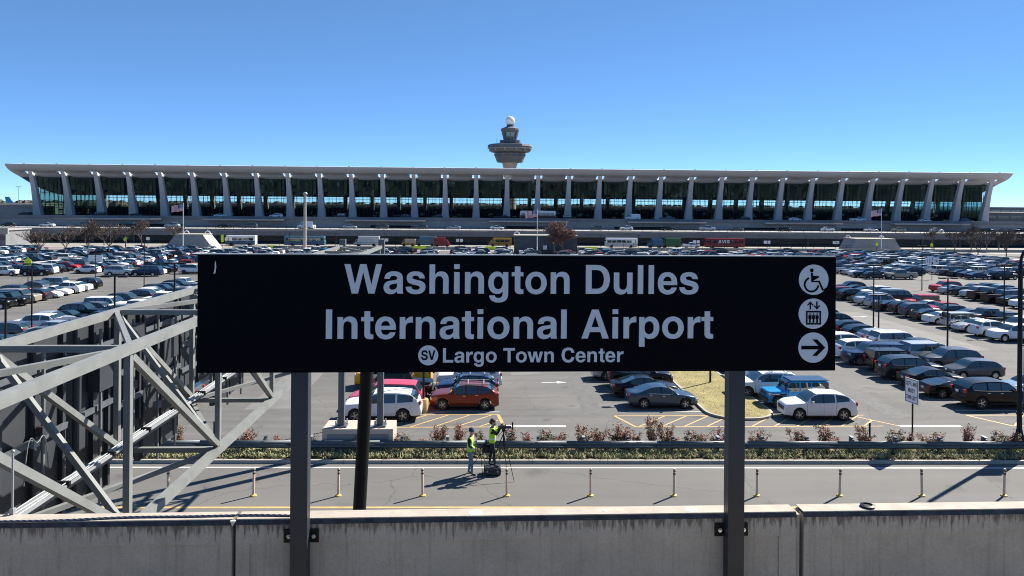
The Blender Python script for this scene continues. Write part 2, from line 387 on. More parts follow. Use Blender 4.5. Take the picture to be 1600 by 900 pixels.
# end walls of glass
for xe in (TC[0]+.2, TC[-1]-.2):
    e = MB(); q = MB(); ys = [298.5+i*3.2 for i in range(16)]
    for a, b in zip(ys, ys[1:]):
        e.quad((xe, a, 8.6), (xe, b, 8.6), (xe, b, roofz(b)-.3), (xe, a, roofz(a)-.3)); q.bar((xe, a, 8.6), (xe, a, roofz(a)-.3), .18, .18)
    for z in (11.5, 14.5): q.bar((xe, 298.5, z), (xe, 346, z), .14, .14)
    o = e.build('end_glass', M['end_tint'], T, fix=False); q.build('end_mullions', M['mullion'], o)
# interior: floor, counters, rear balcony rail, lit-looking clutter seen through the glass
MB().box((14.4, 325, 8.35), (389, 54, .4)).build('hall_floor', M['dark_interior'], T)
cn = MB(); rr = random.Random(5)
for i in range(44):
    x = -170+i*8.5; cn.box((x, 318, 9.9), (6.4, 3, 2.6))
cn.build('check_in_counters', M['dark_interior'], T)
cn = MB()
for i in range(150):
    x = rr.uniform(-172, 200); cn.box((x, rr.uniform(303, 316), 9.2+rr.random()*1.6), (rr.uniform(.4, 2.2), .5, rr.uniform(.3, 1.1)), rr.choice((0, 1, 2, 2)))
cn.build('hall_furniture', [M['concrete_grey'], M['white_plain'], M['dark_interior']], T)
cn = MB()
for i in range(125): cn.bar((-173+i*3.05, 351, 8.6), (-173+i*3.05, 349, 21.5), .14, .14)
for z in (12.4, 14.4, 16.0): cn.bar((-174, 351-(z-8.6)*.15, z), (203, 351-(z-8.6)*.15, z), .2, .2)
cn.build('rear_window_grid', M['mullion'], T)
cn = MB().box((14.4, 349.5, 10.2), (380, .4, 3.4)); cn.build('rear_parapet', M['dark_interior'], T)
# concourse beyond, seen through the hall
c = thing('airfield_concourse', 'low pale concourse seen through the terminal glass', 'concourse')
mb = MB().box((14, 455, 6.6), (430, 30, 13.2)); mb.build('wall', M['concrete_dark'], c)
mb = MB()
for i in range(60):
    x = -195+i*7.1; mb.box((x, 439.9, 11.2), (5.2, .3, 2.0))
mb.build('window_band', M['mullion'], c)
mb = MB().box((14, 455, 13.4), (434, 33, .5)); mb.build('roof', M['concrete_grey'], c)

# ------------------------------------------------------------------ control tower
CT = thing('control_tower', 'airport control tower with stacked flared decks and a white radar ball', 'control tower', (12.7, 385, 0))
def zz(y): return 59.95-(y-98)*.0408
def rw(w): return w*.0204
MB().lathe([(3.6, 0), (3.3, 20), (rw(155), zz(790)), (rw(172), zz(740)), (rw(200), zz(690)), (rw(222), zz(655))], n=24).build('shaft', M['concrete_warm'], CT, smooth=40)
mk('tower_metal', (.10, .108, .12), .6, noise=.1, scale=.4); mk('tower_dark', (.05, .06, .075), .5); mk('tower_pale', (.22, .22, .23), .6)
MB().lathe([(rw(200), zz(690)), (rw(330), zz(684)), (rw(345), zz(662)), (rw(400), zz(590)), (rw(405), zz(572)), (rw(380), zz(568))], n=12).build('lower_drum', M['tower_metal'], CT)
w_ = MB()
for i in range(36):
    a = 2*math.pi*i/36; r_ = rw(392); w_.box((r_*math.cos(a), r_*math.sin(a), zz(598)), (.25, .75, .55), 0, a)
w_.build('porthole_band', M['tower_dark'], CT)
MB().lathe([(rw(385), zz(572)), (rw(400), zz(560)), (rw(395), zz(553))], n=12).build('recess_band', M['tower_dark'], CT)
MB().lathe([(rw(395), zz(556)), (rw(485), zz(556)), (rw(520), zz(520)), (rw(556), zz(500)), (rw(560), zz(488)), (rw(575), zz(486)), (rw(560), zz(462)), (rw(540), zz(458)), (rw(200), zz(456))], n=12).build('main_deck', M['tower_metal'], CT)
MB().lathe([(rw(566), zz(516)), (rw(574), zz(512)), (rw(575), zz(506)), (rw(560), zz(504))], n=12).build('deck_ledge', M['tower_pale'], CT)
for i in range(12):
    a = 2*math.pi*(i+.5)/12; MB().box((rw(520)*math.cos(a), rw(520)*math.sin(a), zz(528)), (1.0, .7, 1.2), 0, a).build('deck_bracket', M['tower_pale'], CT)
MB().lathe([(rw(240), zz(456)), (rw(245), zz(446)), (rw(265), zz(440)), (rw(268), zz(404)), (rw(240), zz(402)), (rw(160), zz(400))], n=12).build('upper_deck', M['tower_dark'], CT)
cg = MB().lathe([(rw(165), zz(400)), (rw(165), zz(388)), (rw(212), zz(288)), (rw(212), zz(280))], n=12).build('cab_glass', M['tower_dark'], CT)
w_ = MB()
for i in range(12):
    a = 2*math.pi*i/12; w_.bar((rw(168)*math.cos(a), rw(168)*math.sin(a), zz(388)), (rw(216)*math.cos(a), rw(216)*math.sin(a), zz(288)), .22, .22)
w_.build('cab_mullions', M['tower_pale'], cg)
mk('tower_cab_pane', (.10, .22, .22), .08)
w_ = MB()
for i in (8, 9):
    a0, a1 = 2*math.pi*i/12+.06, 2*math.pi*(i+1)/12-.06
    P = lambda a, y, e: (rw(165+(388-y)*.47+e)*math.cos(a), rw(165+(388-y)*.47+e)*math.sin(a), zz(y))
    w_.quad(P(a0, 360, 5), P(a1, 360, 5), P(a1, 305, 5), P(a0, 305, 5))
w_.build('cab_pane', M['tower_cab_pane'], cg)
MB().lathe([(rw(216), zz(294)), (rw(236), zz(276)), (rw(236), zz(254)), (rw(120), zz(232)), (rw(95), zz(230))], n=12).build('cab_roof', M['tower_metal'], CT)
MB().lathe([(rw(92), zz(234)), (rw(92), zz(202))], n=12).build('radome_neck', M['tower_dark'], CT)
MB().sphere((0, 0, zz(155)), 2.5, 24).build('radome', M['white_plain'], CT, smooth=True)
for dx in (-7.0, 5.8): MB().tube((dx, -.5, zz(450)), (dx, -.5, zz(380 if dx < 0 else 420)), .06, n=5).build('antenna', M['tower_dark'], CT)

# ------------------------------------------------------------------ departures deck, arrivals road, viaduct in front of the terminal
D = thing('departures_deck', 'raised concrete departures road with a long grey wall below the terminal', 'raised road')
MB().box((14, 287.6, 8.05), (500, 25, .5)).build('road_slab', M['concrete_dark'], D)
MB().box((14, 275.2, 8.4), (500, .3, 1.1)).build('parapet', M['concrete_dark'], D)
gap = [(-122.5, 24), (-82, 0), (-35, 15), (17, 18), (58, 19), (103, 14), (143, 16)]
wl_ = MB(); x = -236
for c, w in [(g[0], g[1]) for g in gap if g[1]]:
    wl_.box(((x+c-w/2)/2, 276.0, 4.05), (c-w/2-x, .5, 7.4)); wl_.box((c, 276.0, 6.85), (w, .5, 1.8)); x = c+w/2
wl_.box(((x+264)/2, 276.0, 4.05), (264-x, .5, 7.4)); wl_.build('wall', M['concrete_grey'], D)
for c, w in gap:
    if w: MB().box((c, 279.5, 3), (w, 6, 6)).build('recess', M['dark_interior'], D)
for i, c in enumerate((-132, -88, -36.5, 16, 67.5, 119, 168)):
    s = thing('canopy', 'flat concrete canopy slab with a pale end on the terminal wall, %s from the left' % ORD[i], 'canopy', (c, 0, 0), 0, 'canopy slabs along the terminal wall')
    MB().box((0, 273.4, 7.78), (29, 3.2, .55)).build('slab', M['concrete_grey'], s)
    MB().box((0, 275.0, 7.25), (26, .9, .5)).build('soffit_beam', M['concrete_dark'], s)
    MB().box((13.0, 271.76, 7.85), (3.6, .08, .5)).build('painted_sunlit_end', M['concrete_warm'], s)  # pale strip on the slab front, painting in its sunlit end
V = thing('arrivals_viaduct', 'long grey arrivals viaduct with dark openings under it in front of terminal', 'viaduct')
MB().box((14, 266, 4.8), (520, 19, .4)).build('road_slab', M['concrete_grey'], V)
MB().box((14, 256.2, 4.45), (520, .5, 1.0)).build('parapet', M['concrete_dark'], V)
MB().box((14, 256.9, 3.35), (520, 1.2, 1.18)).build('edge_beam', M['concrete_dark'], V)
pm = MB().box((0, 262, 1.6), (.8, .8, 3.2)).mesh('pier', M['concrete_dark'])
for i in range(34): link('pier', pm, V, (-220+i*14, 0, 0))
MB().box((14, 272, 1.6), (520, .5, 3.2)).build('back_wall', M['concrete_grey'], V)
rp = MB()
for i in range(140): rp.bar((-200+i*3, 256.2, 4.95), (-200+i*3, 256.2, 5.75), .08, .08)
rp.bar((-200, 256.2, 5.75), (220, 256.2, 5.75), .09, .09); rp.bar((-200, 256.2, 5.4), (220, 256.2, 5.4), .06, .06)
rp.build('handrail', M['black_metal'], V)
for i, (c, w) in enumerate(((-64, 26), (-14, 30), (34, 40), (66, 16), (97, 24))):
    MB().box((c, 255.88, 4.75), (w, .12, .5)).build('pale_panel', M['kerb_concrete'], V)
# ------------------------------------------------------------------ station parapet wall (platform frame, turned .8 degrees)
PA = R(.8)
def streaky(name, c, c2, stain):
    m = mat(name, c, .9, spec=.3); n = m.node_tree.nodes; l = m.node_tree.links; b = n['Principled BSDF']
    tc = n.new('ShaderNodeTexCoord')
    def noise(scale, st, det=5):
        mp = n.new('ShaderNodeMapping'); mp.inputs['Scale'].default_value = st; l.new(tc.outputs['Object'], mp.inputs[0])
        q = n.new('ShaderNodeTexNoise'); q.inputs['Scale'].default_value = scale; q.inputs['Detail'].default_value = det; q.inputs['Roughness'].default_value = .65
        l.new(mp.outputs[0], q.inputs['Vector']); return q.outputs['Fac']
    base = noise(3.5, (1, 1, 1), 8); streak = noise(9, (3.2, 1, .10), 3); fine = noise(60, (1, 1, 1), 2); run = noise(14, (2.4, 1, .35), 2)
    cr = n.new('ShaderNodeValToRGB'); cr.color_ramp.elements[0].position = .3; cr.color_ramp.elements[1].position = .7
    cr.color_ramp.elements[0].color = (*c2, 1); cr.color_ramp.elements[1].color = (*c, 1); l.new(base, cr.inputs[0])
    sx = n.new('ShaderNodeSeparateXYZ'); l.new(tc.outputs['Object'], sx.inputs[0])
    def mt(op, x, y=None, clamp=False):
        k = n.new('ShaderNodeMath'); k.operation = op; k.use_clamp = clamp
        for i, v in enumerate((x, y)):
            if v is None: continue
            if isinstance(v, (int, float)): k.inputs[i].default_value = v
            else: l.new(v, k.inputs[i])
        return k.outputs[0]
    # runs of dirt washed down from the cap, and fainter long streaks below
    drop = mt('MULTIPLY', mt('SUBTRACT', 11.535, sx.outputs[2]), 4.6)
    runs = mt('MULTIPLY', mt('SUBTRACT', mt('SUBTRACT', mt('MULTIPLY', run, 2.1), .62), drop), 3.0, True)
    long_ = mt('MULTIPLY', mt('SUBTRACT', streak, .52), 1.9, True)
    mask = mt('MINIMUM', mt('ADD', mt('MULTIPLY', runs, .75), mt('MULTIPLY', long_, .55)), .85)
    mx = n.new('ShaderNodeMixRGB'); mx.inputs[2].default_value = (*stain, 1); l.new(mask, mx.inputs[0]); l.new(cr.outputs[0], mx.inputs[1])
    m2 = n.new('ShaderNodeMixRGB'); m2.blend_type = 'MULTIPLY'; m2.inputs[0].default_value = .35; l.new(mx.outputs[0], m2.inputs[1]); l.new(fine, m2.inputs[2])
    l.new(m2.outputs[0], b.inputs['Base Color'])
    bp = n.new('ShaderNodeBump'); bp.inputs['Strength'].default_value = .35; bp.inputs['Distance'].default_value = .004; l.new(fine, bp.inputs['Height']); l.new(bp.outputs[0], b.inputs['Normal'])
    M[name] = m
streaky('parapet_concrete', (.64, .575, .485), (.50, .455, .385), (.13, .10, .075))
mk('parapet_cap', (.36, .315, .26), .9, noise=.13, scale=7, bump=.2)
mk('grimy_edge_and_blocker', (.055, .055, .06), .8, noise=.5, scale=12)
wall = thing('parapet_wall', 'weathered concrete parapet wall with rusty streaks under the station sign', 'wall', (0, 0, 0), PA)
wall['kind'] = 'structure'
ZT = 11.54
def seg(p0, p1, ins0=None, ins1=None):
    # one precast length: body, projecting top band, recessed field, dark drip edge and pale top
    m = MB(); q0, q1 = 5.36, 5.50
    m.box(((p0+p1)/2, (q0+.012+q1)/2, (8.0+ZT-.018)/2), (p1-p0, q1-q0-.012, ZT-.018-8.0))
    m.prism([(q0, 11.369), (q0+.02, 11.362), (q0+.02, ZT-.03), (q0, ZT-.034)], 'x', p0+.0015, p1-.0015)
    if ins0: m.box(((p0+ins0)/2, q0+.011, 9.684), (ins0-p0-.002, .016, 3.369))
    if ins1: m.box(((p1+ins1)/2, q0+.011, 9.684), (p1-ins1-.002, .016, 3.369))
    o = m.build('precast_panel', M['parapet_concrete'], wall)
    MB().box(((p0+p1)/2, q1+.004, 9.72), (p1-p0-.004, .005, 3.6)).build('rear_bounce_blocker', M['grimy_edge_and_blocker'], o)  # dark sheet added on the unseen back to cut bounce onto the truss
    e = MB(); e.prism([(q0-.004, ZT-.034), (q0+.03, ZT-.034), (q0+.03, ZT-.004), (q0+.012, ZT-.004)], 'x', p0+.001, p1-.001); e.build('drip_edge', M['grimy_edge_and_blocker'], o)
    c = MB(); c.prism([(q0+.012, ZT-.0035), (q1+.004, ZT-.0035), (q1+.004, ZT+.002), (q0+.016, ZT+.002)], 'x', p0+.002, p1-.002); c.build('cap_surface', M['parapet_cap'], o)
seg(-9.0, -1.712, None, -1.80); seg(-1.686, 2.400, -1.586, 2.265); seg(2.452, 9.0, 2.60, None)
MB().box((-1.699, 5.46, 9.7), (.03, .06, 3.5)).build('joint_backing', M['black_metal'], wall)
MB().box((2.409, 5.435, 9.72), (.022, .15, 3.61)).build('joint_filler', M['parapet_cap'], wall)
MB().box((2.438, 5.46, 9.7), (.03, .06, 3.5)).build('joint_backing', M['black_metal'], wall)
mk('white_caulk', (.7, .66, .6), .8)
m = MB(); m.add([(-1.722, 5.352, 11.536), (-1.684, 5.352, 11.536), (-1.706, 5.352, 11.497), (-1.722, 5.366, 11.536), (-1.684, 5.366, 11.536), (-1.706, 5.366, 11.497)], [(0, 1, 2), (3, 5, 4), (0, 3, 4, 1), (1, 4, 5, 2), (2, 5, 3, 0)]); m.build('caulk_chip', M['white_caulk'], wall)
# anchor patches in the cap, bird mess, a puck of rubber
rr = random.Random(4)
pt = MB()
for p, r_ in ((.02, .055), (1.62, .045), (.98, .02)): pt.lathe([(r_, 0), (r_*.9, .0016)], (p, 5.43, ZT+.002), 18)
mk('patch_mortar', (.40, .39, .37), .9); pt.build('mortar_patch', M['patch_mortar'], wall)
tag(MB().lathe([(.05, 0), (.055, .012), (.035, .018), (.03, .008)], (2.98, 5.44, ZT+.003), 16).build('rubber_pad', M['black_metal']), 'small black rubber ring lying on top of the wall', 'ring').rotation_euler.z = PA
# rope along the cap
mk('rope_blue', (.10, .12, .17), .9, noise=.4, scale=120)
rp = MB(); pts = []
for i in range(80):
    t = i/79; p = -3.9+t*2.62; pts.append(Vector((p, 5.378+.03*t+.006*math.sin(p*7)+.02*math.sin(p*2.3), ZT+.0095+(.003*math.sin(p*11))**2)))
for k in range(3):
    q = []
    for i, v in enumerate(pts):
        for s in range(3):
            j = min(i+1, 79); u = v.lerp(pts[j], s/3); a = (i*3+s)*.55+k*2.094
            q.append(u+Vector((0, .0042*math.cos(a), .0042*math.sin(a))))
    rp.path(q, .0045, 5)
rope = thing('rope', 'twisted dark blue rope lying along the top of the wall', 'rope', (0, 0, 0), PA); rp.build('strand', M['rope_blue'], rope, fix=False)
rod = thing('steel_rod', 'thin silver rod with a knob standing at the left end of the wall', 'rod', (0, 0, 0), PA)
MB().tube((-3.317, 5.51, 11.3), (-3.317, 5.51, 11.985), .008, n=8).build('shaft', M['galvanised'], rod)
MB().sphere((-3.317, 5.51, 11.995), .014, 10).build('knob', M['galvanised'], rod); MB().box((-3.317, 5.51, 11.565), (.03, .03, .04)).build('clamp', M['galvanised'], rod)

# the platform and track bed this side of the wall (below and behind the view); slab coloured dark for canopy shade
pf = thing('station_platform', 'pale concrete station platform and track bed on the near side of the wall', 'platform', (0, 0, 0), PA); pf['kind'] = 'structure'
MB().box((0, -1.7, 11.65), (60, 8.6, 1.0)).build('platform_slab', M['steel_dark'], pf); MB().box((0, 3.96, 10.4), (60, 2.7, .3)).build('track_bed', M['parapet_cap'], pf)
for q in (3.2, 4.635): MB().box((0, q, 10.63), (60, .07, .16)).build('running_rail', M['steel_dark'], pf)

# ------------------------------------------------------------------ lettering: outlines drawn here, em = 1000
G = {
'W': (944, 'M6,718 155,718 269,215 393,718 551,718 675,215 789,718 938,718 754,0 600,0 472,520 344,0 190,0'),
'I': (278, 'M64,0 214,0 214,718 64,718'), 'l': (278, 'M69,0 209,0 209,718 69,718'),
'i': (278, 'M69,0 209,0 209,532 69,532 M69,606 209,606 209,725 69,725'),
'n': (611, 'M65,0 205,0 205,285 C205,380 240,430 300,430 C370,430 405,395 405,320 L405,0 545,0 545,345 C545,475 475,546 360,546 C290,546 235,515 199,455 L199,532 65,532'),
'h': (611, 'M65,0 205,0 205,285 C205,380 240,430 300,430 C370,430 405,395 405,320 L405,0 545,0 545,345 C545,475 475,546 360,546 C290,546 240,518 205,462 L205,718 65,718'),
'u': (611, 'M545,532 405,532 405,247 C405,152 370,102 310,102 C240,102 205,137 205,212 L205,532 65,532 65,187 C65,57 135,-14 250,-14 C320,-14 375,17 411,77 L411,0 545,0'),
'r': (389, 'M65,0 205,0 205,260 C205,355 255,402 340,402 C355,402 372,400 384,396 L384,541 C378,543 370,545 362,545 C290,545 235,505 199,435 L199,532 65,532'),
'o': (611, 'M305,546 C465,546 576,430 576,266 C576,102 465,-14 305,-14 C145,-14 34,102 34,266 C34,430 145,546 305,546 M305,430 C222,430 174,368 174,266 C174,164 222,102 305,102 C388,102 436,164 436,266 C436,368 388,430 305,430'),
'p': (611, 'M65,-207 205,-207 205,45 C240,5 285,-14 340,-14 C475,-14 573,95 573,265 C573,440 475,546 345,546 C280,546 230,515 199,455 L199,532 65,532 M318,428 C388,428 433,365 433,265 C433,168 388,104 318,104 C246,104 201,168 201,265 C201,365 246,428 318,428'),
'g': (611, 'M545,532 411,532 411,455 C380,515 330,546 265,546 C135,546 40,440 40,268 C40,100 135,-6 265,-6 C325,-6 372,14 405,60 L405,10 C405,-72 365,-105 305,-105 C245,-105 213,-82 207,-42 L66,-42 C72,-150 165,-217 303,-217 C455,-217 545,-150 545,5 M293,428 C365,428 408,368 408,270 C408,172 365,112 293,112 C222,112 180,172 180,270 C180,368 222,428 293,428'),
't': (333, 'M100,532 100,675 240,675 240,532 318,532 318,432 240,432 240,165 C240,120 252,105 290,105 C300,105 310,106 318,107 L318,-2 C300,-6 275,-9 245,-9 C150,-9 100,25 100,115 L100,432 20,432 20,532'),
'e': (556, 'M522,160 385,160 C370,120 335,98 285,98 C215,98 175,140 170,222 L528,222 C530,240 530,250 530,268 C530,440 430,546 278,546 C125,546 28,440 28,265 C28,95 125,-14 285,-14 C410,-14 495,50 522,160 M172,318 385,318 C378,395 340,434 280,434 C218,434 180,392 172,318'),
'a': (556, 'M524,0 380,0 C372,18 370,35 368,60 C330,10 275,-14 205,-14 C100,-14 34,50 34,150 C34,250 95,300 205,315 L320,330 C358,336 372,348 372,375 C372,415 342,434 282,434 C225,434 195,412 189,362 L52,362 C58,480 140,546 288,546 C435,546 512,485 512,375 L512,110 C512,60 516,30 524,12 M370,255 370,205 C370,135 325,92 255,92 C205,92 176,116 176,158 C176,202 203,222 262,232 L310,240 C340,245 358,249 370,255'),
's': (556, 'M505,372 370,372 C364,418 333,440 276,440 C225,440 195,424 195,394 C195,362 230,353 330,332 C460,305 524,260 524,162 C524,50 430,-14 282,-14 C120,-14 32,52 30,168 L172,168 C176,118 212,92 285,92 C345,92 380,112 380,148 C380,184 345,194 240,216 C110,244 52,288 52,382 C52,484 135,546 275,546 C420,546 500,484 505,372'),
'A': (722, 'M20,0 177,0 228,160 490,160 540,0 700,0 443,718 278,718 M268,284 451,284 360,560'),
'D': (722, 'M70,0 345,0 C555,0 685,140 685,359 C685,580 555,718 345,718 L70,718 M220,126 335,126 C465,126 533,210 533,359 C533,508 465,592 335,592 L220,592'),
'L': (611, 'M76,0 583,0 583,128 226,128 226,718 76,718'), 'T': (611, 'M14,718 598,718 598,590 381,590 381,0 231,0 231,590 14,590'),
'C': (722, 'M684,470 536,470 C520,560 465,604 384,604 C270,604 195,510 195,358 C195,206 270,110 388,110 C470,110 525,160 540,258 L688,258 C672,85 555,-19 385,-19 C175,-19 44,125 44,358 C44,590 175,737 388,737 C560,737 668,640 684,470'),
'w': (778, 'M6,532 152,532 233,170 312,532 464,532 545,170 625,532 771,532 618,0 470,0 388,355 305,0 160,0'),
'S': (667, 'M626,500 482,500 C476,575 425,612 335,612 C255,612 205,577 205,520 C205,460 250,445 380,415 C550,378 632,330 632,205 C632,65 520,-19 340,-19 C150,-19 36,75 34,230 L182,230 C186,150 245,108 345,108 C430,108 484,140 484,197 C484,255 435,272 300,303 C140,340 58,395 58,512 C58,648 165,737 330,737 C510,737 620,650 626,500'),
'V': (667, 'M8,718 165,718 334,190 503,718 660,718 412,0 256,0'),
'E': (667, 'M76,0 623,0 623,128 226,128 226,305 575,305 575,428 226,428 226,590 610,590 610,718 76,718'),
'F': (611, 'M76,0 226,0 226,295 545,295 545,420 226,420 226,590 585,590 585,718 76,718'),
'N': (722, 'M70,0 215,0 215,495 505,0 655,0 655,718 510,718 510,230 222,718 70,718'),
'M': (833, 'M70,0 210,0 210,560 345,0 487,0 622,560 622,0 763,0 763,718 545,718 417,190 288,718 70,718'),
'U': (722, 'M72,718 72,260 C72,80 175,-19 361,-19 C547,-19 650,80 650,260 L650,718 500,718 500,270 C500,165 455,112 361,112 C267,112 222,165 222,270 L222,718'),
'R': (722, 'M76,0 226,0 226,285 370,285 520,0 690,0 520,305 C610,335 650,410 650,500 C650,640 565,718 420,718 L76,718 M226,410 390,410 C465,410 500,440 500,500 C500,560 465,590 390,590 L226,590'),
'1': (556, 'M230,0 370,0 370,710 265,710 C250,630 190,590 80,588 L80,490 230,490'),
'3': (556, 'M30,210 170,210 C175,135 215,100 280,100 C345,100 385,140 385,205 C385,275 340,305 240,300 L240,405 C330,402 370,430 370,495 C370,555 335,592 280,592 C220,592 187,555 185,490 L50,490 C55,630 140,710 280,710 C420,710 510,635 510,510 C510,430 475,380 420,358 C490,335 530,280 530,200 C530,65 430,-19 280,-19 C125,-19 35,65 30,210'),
'4': (556, 'M310,0 445,0 445,155 525,155 525,270 445,270 445,709 300,709 25,285 25,155 310,155 M310,270 310,540 140,270'),
' ': (278, ''),
}
def loops(path):
    out = []; cur = []; mode = 'L'; buf = []
    for tok in path.replace('M', ' M ').replace('C', ' C ').replace('L', ' L ').split():
        if tok == 'M':
            if cur: out.append(cur)
            cur = []; mode = 'L'; buf = []
        elif tok in 'CL': mode = tok; buf = []
        else:
            p = tuple(float(v) for v in tok.split(','))
            if mode == 'L': cur.append(p)
            else:
                buf.append(p)
                if len(buf) == 3:
                    a = cur[-1]; b, c, d = buf; buf = []
                    for i in range(1, 9):
                        t = i/8; s = 1-t
                        cur.append(tuple(s**3*a[k]+3*s*s*t*b[k]+3*s*t*t*c[k]+t**3*d[k] for k in (0, 1)))
    if cur: out.append(cur)
    return [[p for i, p in enumerate(L) if i == 0 or (abs(p[0]-L[i-1][0])+abs(p[1]-L[i-1][1])) > .5] for L in out]
def shape_mesh(name, LP, ext, m):             # filled outlines with holes, a little thickness
    c = bpy.data.curves.new(name, 'CURVE'); c.dimensions = '2D'; c.fill_mode = 'BOTH'; c.extrude = ext
    for L in LP:
        if abs(L[0][0]-L[-1][0])+abs(L[0][1]-L[-1][1]) < 1e-6: L = L[:-1]
        sp = c.splines.new('POLY'); sp.points.add(len(L)-1); sp.use_cyclic_u = True
        for q, p in zip(sp.points, L): q.co = (p[0], p[1], 0, 1)
    o = bpy.data.objects.new(name, c); COL.objects.link(o)
    me = bpy.data.meshes.new_from_object(o.evaluated_get(bpy.context.evaluated_depsgraph_get())); me.name = name
    bpy.data.objects.remove(o); bpy.data.curves.remove(c); me.materials.clear(); me.materials.append(m); return me
def text_loops(s, x0, base, cap, x1=None, fat=0):
    k = cap/718; out = []; x = 0; LP = []
    for ch in s:
        w, p = G[ch]
        for L in loops(p): LP.append([(x+a, b) for a, b in L])
        x += w
    lo = min(a for L in LP for a, b in L); hi = max(a for L in LP for a, b in L); kx = (x1-x0)/(hi-lo) if x1 else k
    return [[(x0+(a-lo)*kx, base+b*k) for a, b in L] for L in LP]
def circle(cx, cy, r, n=40): return [(cx+r*math.cos(2*math.pi*i/n), cy+r*math.sin(2*math.pi*i/n)) for i in range(n)]
def strokes(pts, w): # polyline to outline
    L, Rr = [], []
    for i, p in enumerate(pts):
        a = Vector(pts[max(0, i-1)]); b = Vector(pts[min(len(pts)-1, i+1)]); d = (b-a).normalized(); n = Vector((-d.y, d.x))*w/2
        L.append((p[0]+n.x, p[1]+n.y)); Rr.append((p[0]-n.x, p[1]-n.y))
    return L+Rr[::-1]

# ------------------------------------------------------------------ station sign on two posts
mk('sign_black', (.0018, .002, .004), .5, spec=.05); mk('sign_letter', (.58, .585, .59), .55, noise=.015, scale=4)
mk('post_paint', (.022, .027, .036), .45, noise=.12, scale=3)
sg = thing('station_sign', 'long black station name sign with white lettering on two steel posts', 'sign', (0, 0, 0), PA)
P0, P1, Z0, Z1 = -1.907, 2.603, 12.625, 13.442
fm = MB().box(((P0+P1)/2, 5.225, (Z0+Z1)/2), (P1-P0, .05, Z1-Z0)); o = fm.build('sign_board', M['sign_black'], sg)
bv = o.modifiers.new('soft_edge', 'BEVEL'); bv.width = .003; bv.segments = 2
mk('edge_trim', (.26, .26, .25), .4)
MB().box(((P0+P1)/2, 5.228, Z1+.0035), (P1-P0, .046, .006)).build('top_trim', M['edge_trim'], sg)
def flat(name, LP, q, m, parent=None):        # outlines in (p, z) stood upright on the sign's face
    me = shape_mesh(name, LP, .0012, m); o = link(name, me, parent or sg); o.rotation_euler = (R(90), 0, 0); o.location = (0, q, 0); return o
for s, x0, b, c, x1 in (('Washington Dulles', -.903, 13.176, .205, 1.597), ('International Airport', -1.028, 12.860, .205, 1.706), ('Largo Town Center', -.215, 12.693, .101, 1.061)):
    LP = text_loops(s, x0, b, c, x1)                # every letter a cut-out of its own
    for ch in s:
        k = len(loops(G[ch][1]))
        if k: flat('letter', LP[:k], 5.1985, M['sign_letter']); LP = LP[k:]
d = flat('line_symbol', [circle(-.318, 12.744, .070)], 5.1985, M['sign_letter'])
flat('lettering', text_loops('SV', -.367, 12.712, .066, -.268), 5.1962, M['sign_black'])
for k_, (cz, nm) in enumerate(((13.280, 'wheelchair_symbol'), (13.036, 'lift_symbol'), (12.792, 'arrow_symbol'))):
    cx = 2.437; r_ = .109
    flat(nm, [circle(cx, cz, r_, 56)], 5.1985, M['sign_letter'])
    u = lambda x, y: (cx+x*r_, cz+y*r_)
    ic = MB(); 
    def blob(LP, nm2): flat(nm2, LP, 5.1962, M['sign_black'])
    if k_ == 0:
        blob([[u(*p) for p in circle(-.14, .62, .125, 20)], [u(*p) for p in strokes([(-.13, .46), (-.11, -.12), (.36, -.12), (.62, -.68), (.86, -.58)], .13)], [u(*p) for p in strokes([(-.10, .20), (.34, .20)], .10)],
              [u(*p) for p in strokes([(-.12+.46*math.cos(a)-.03, -.32+.46*math.sin(a)) for a in [R(112+i*8.6) for i in range(29)]], .12)]], 'figure')
    elif k_ == 1:
        blob([[u(*p) for p in L] for L in ([(-.50, -.72), (.50, -.72), (.50, .18), (-.50, .18)], [(-.40, -.62), (.40, -.62), (.40, .08), (-.40, .08)])], 'cabin')
        pe = []
        for x in (-.24, 0, .24): pe += [circle(x, -.02, .05, 10), [(x-.10, -.10), (x+.10, -.10), (x+.10, -.34), (x+.055, -.34), (x+.055, -.60), (x-.055, -.60), (x-.055, -.34), (x-.10, -.34)]]
        blob([[u(*p) for p in L] for L in pe], 'passengers')
        for x, s in ((-.22, 1), (.22, -1)):
            y0 = .54; A = [(x-.045, y0-s*.27), (x-.045, y0+s*.1), (x-.17, y0-s*.02), (x-.22, y0+s*.03), (x, y0+s*.27), (x+.22, y0+s*.03), (x+.17, y0-s*.02), (x+.045, y0+s*.1), (x+.045, y0-s*.27)]
            blob([[u(*p) for p in A]], 'arrow')
    else:
        blob([[u(*p) for p in [(-.80, .115), (.36, .115), (-.06, .54), (.26, .54), (.80, 0), (.26, -.54), (-.06, -.54), (.36, -.115), (-.80, -.115)]]], 'arrow')
flat('scratch', [[(-1.797, 13.31), (-1.785, 13.315), (-1.779, 13.36), (-1.784, 13.402), (-1.790, 13.38), (-1.789, 13.35)]], 5.1985, M['white_caulk'])
for p in (-1.219, 1.905):
    m = MB().box((p, 5.305, 10.95), (.120, .10, 5.0)); po = m.build('post', M['post_paint'], sg); bv = po.modifiers.new('soft_edge', 'BEVEL'); bv.width = .004; bv.segments = 2
    MB().box((p-.002, 5.353, 11.426), (.247, .012, .094)).build('bracket', M['black_metal'], po)
    for s in (-1, 1):
        b = MB(); b.tube((p+s*.088, 5.347, 11.425), (p+s*.088, 5.338, 11.425), .016, n=6); b.tube((p+s*.088, 5.338, 11.425), (p+s*.088, 5.325, 11.425), .008, n=8); b.build('bolt', M['chrome'], po)

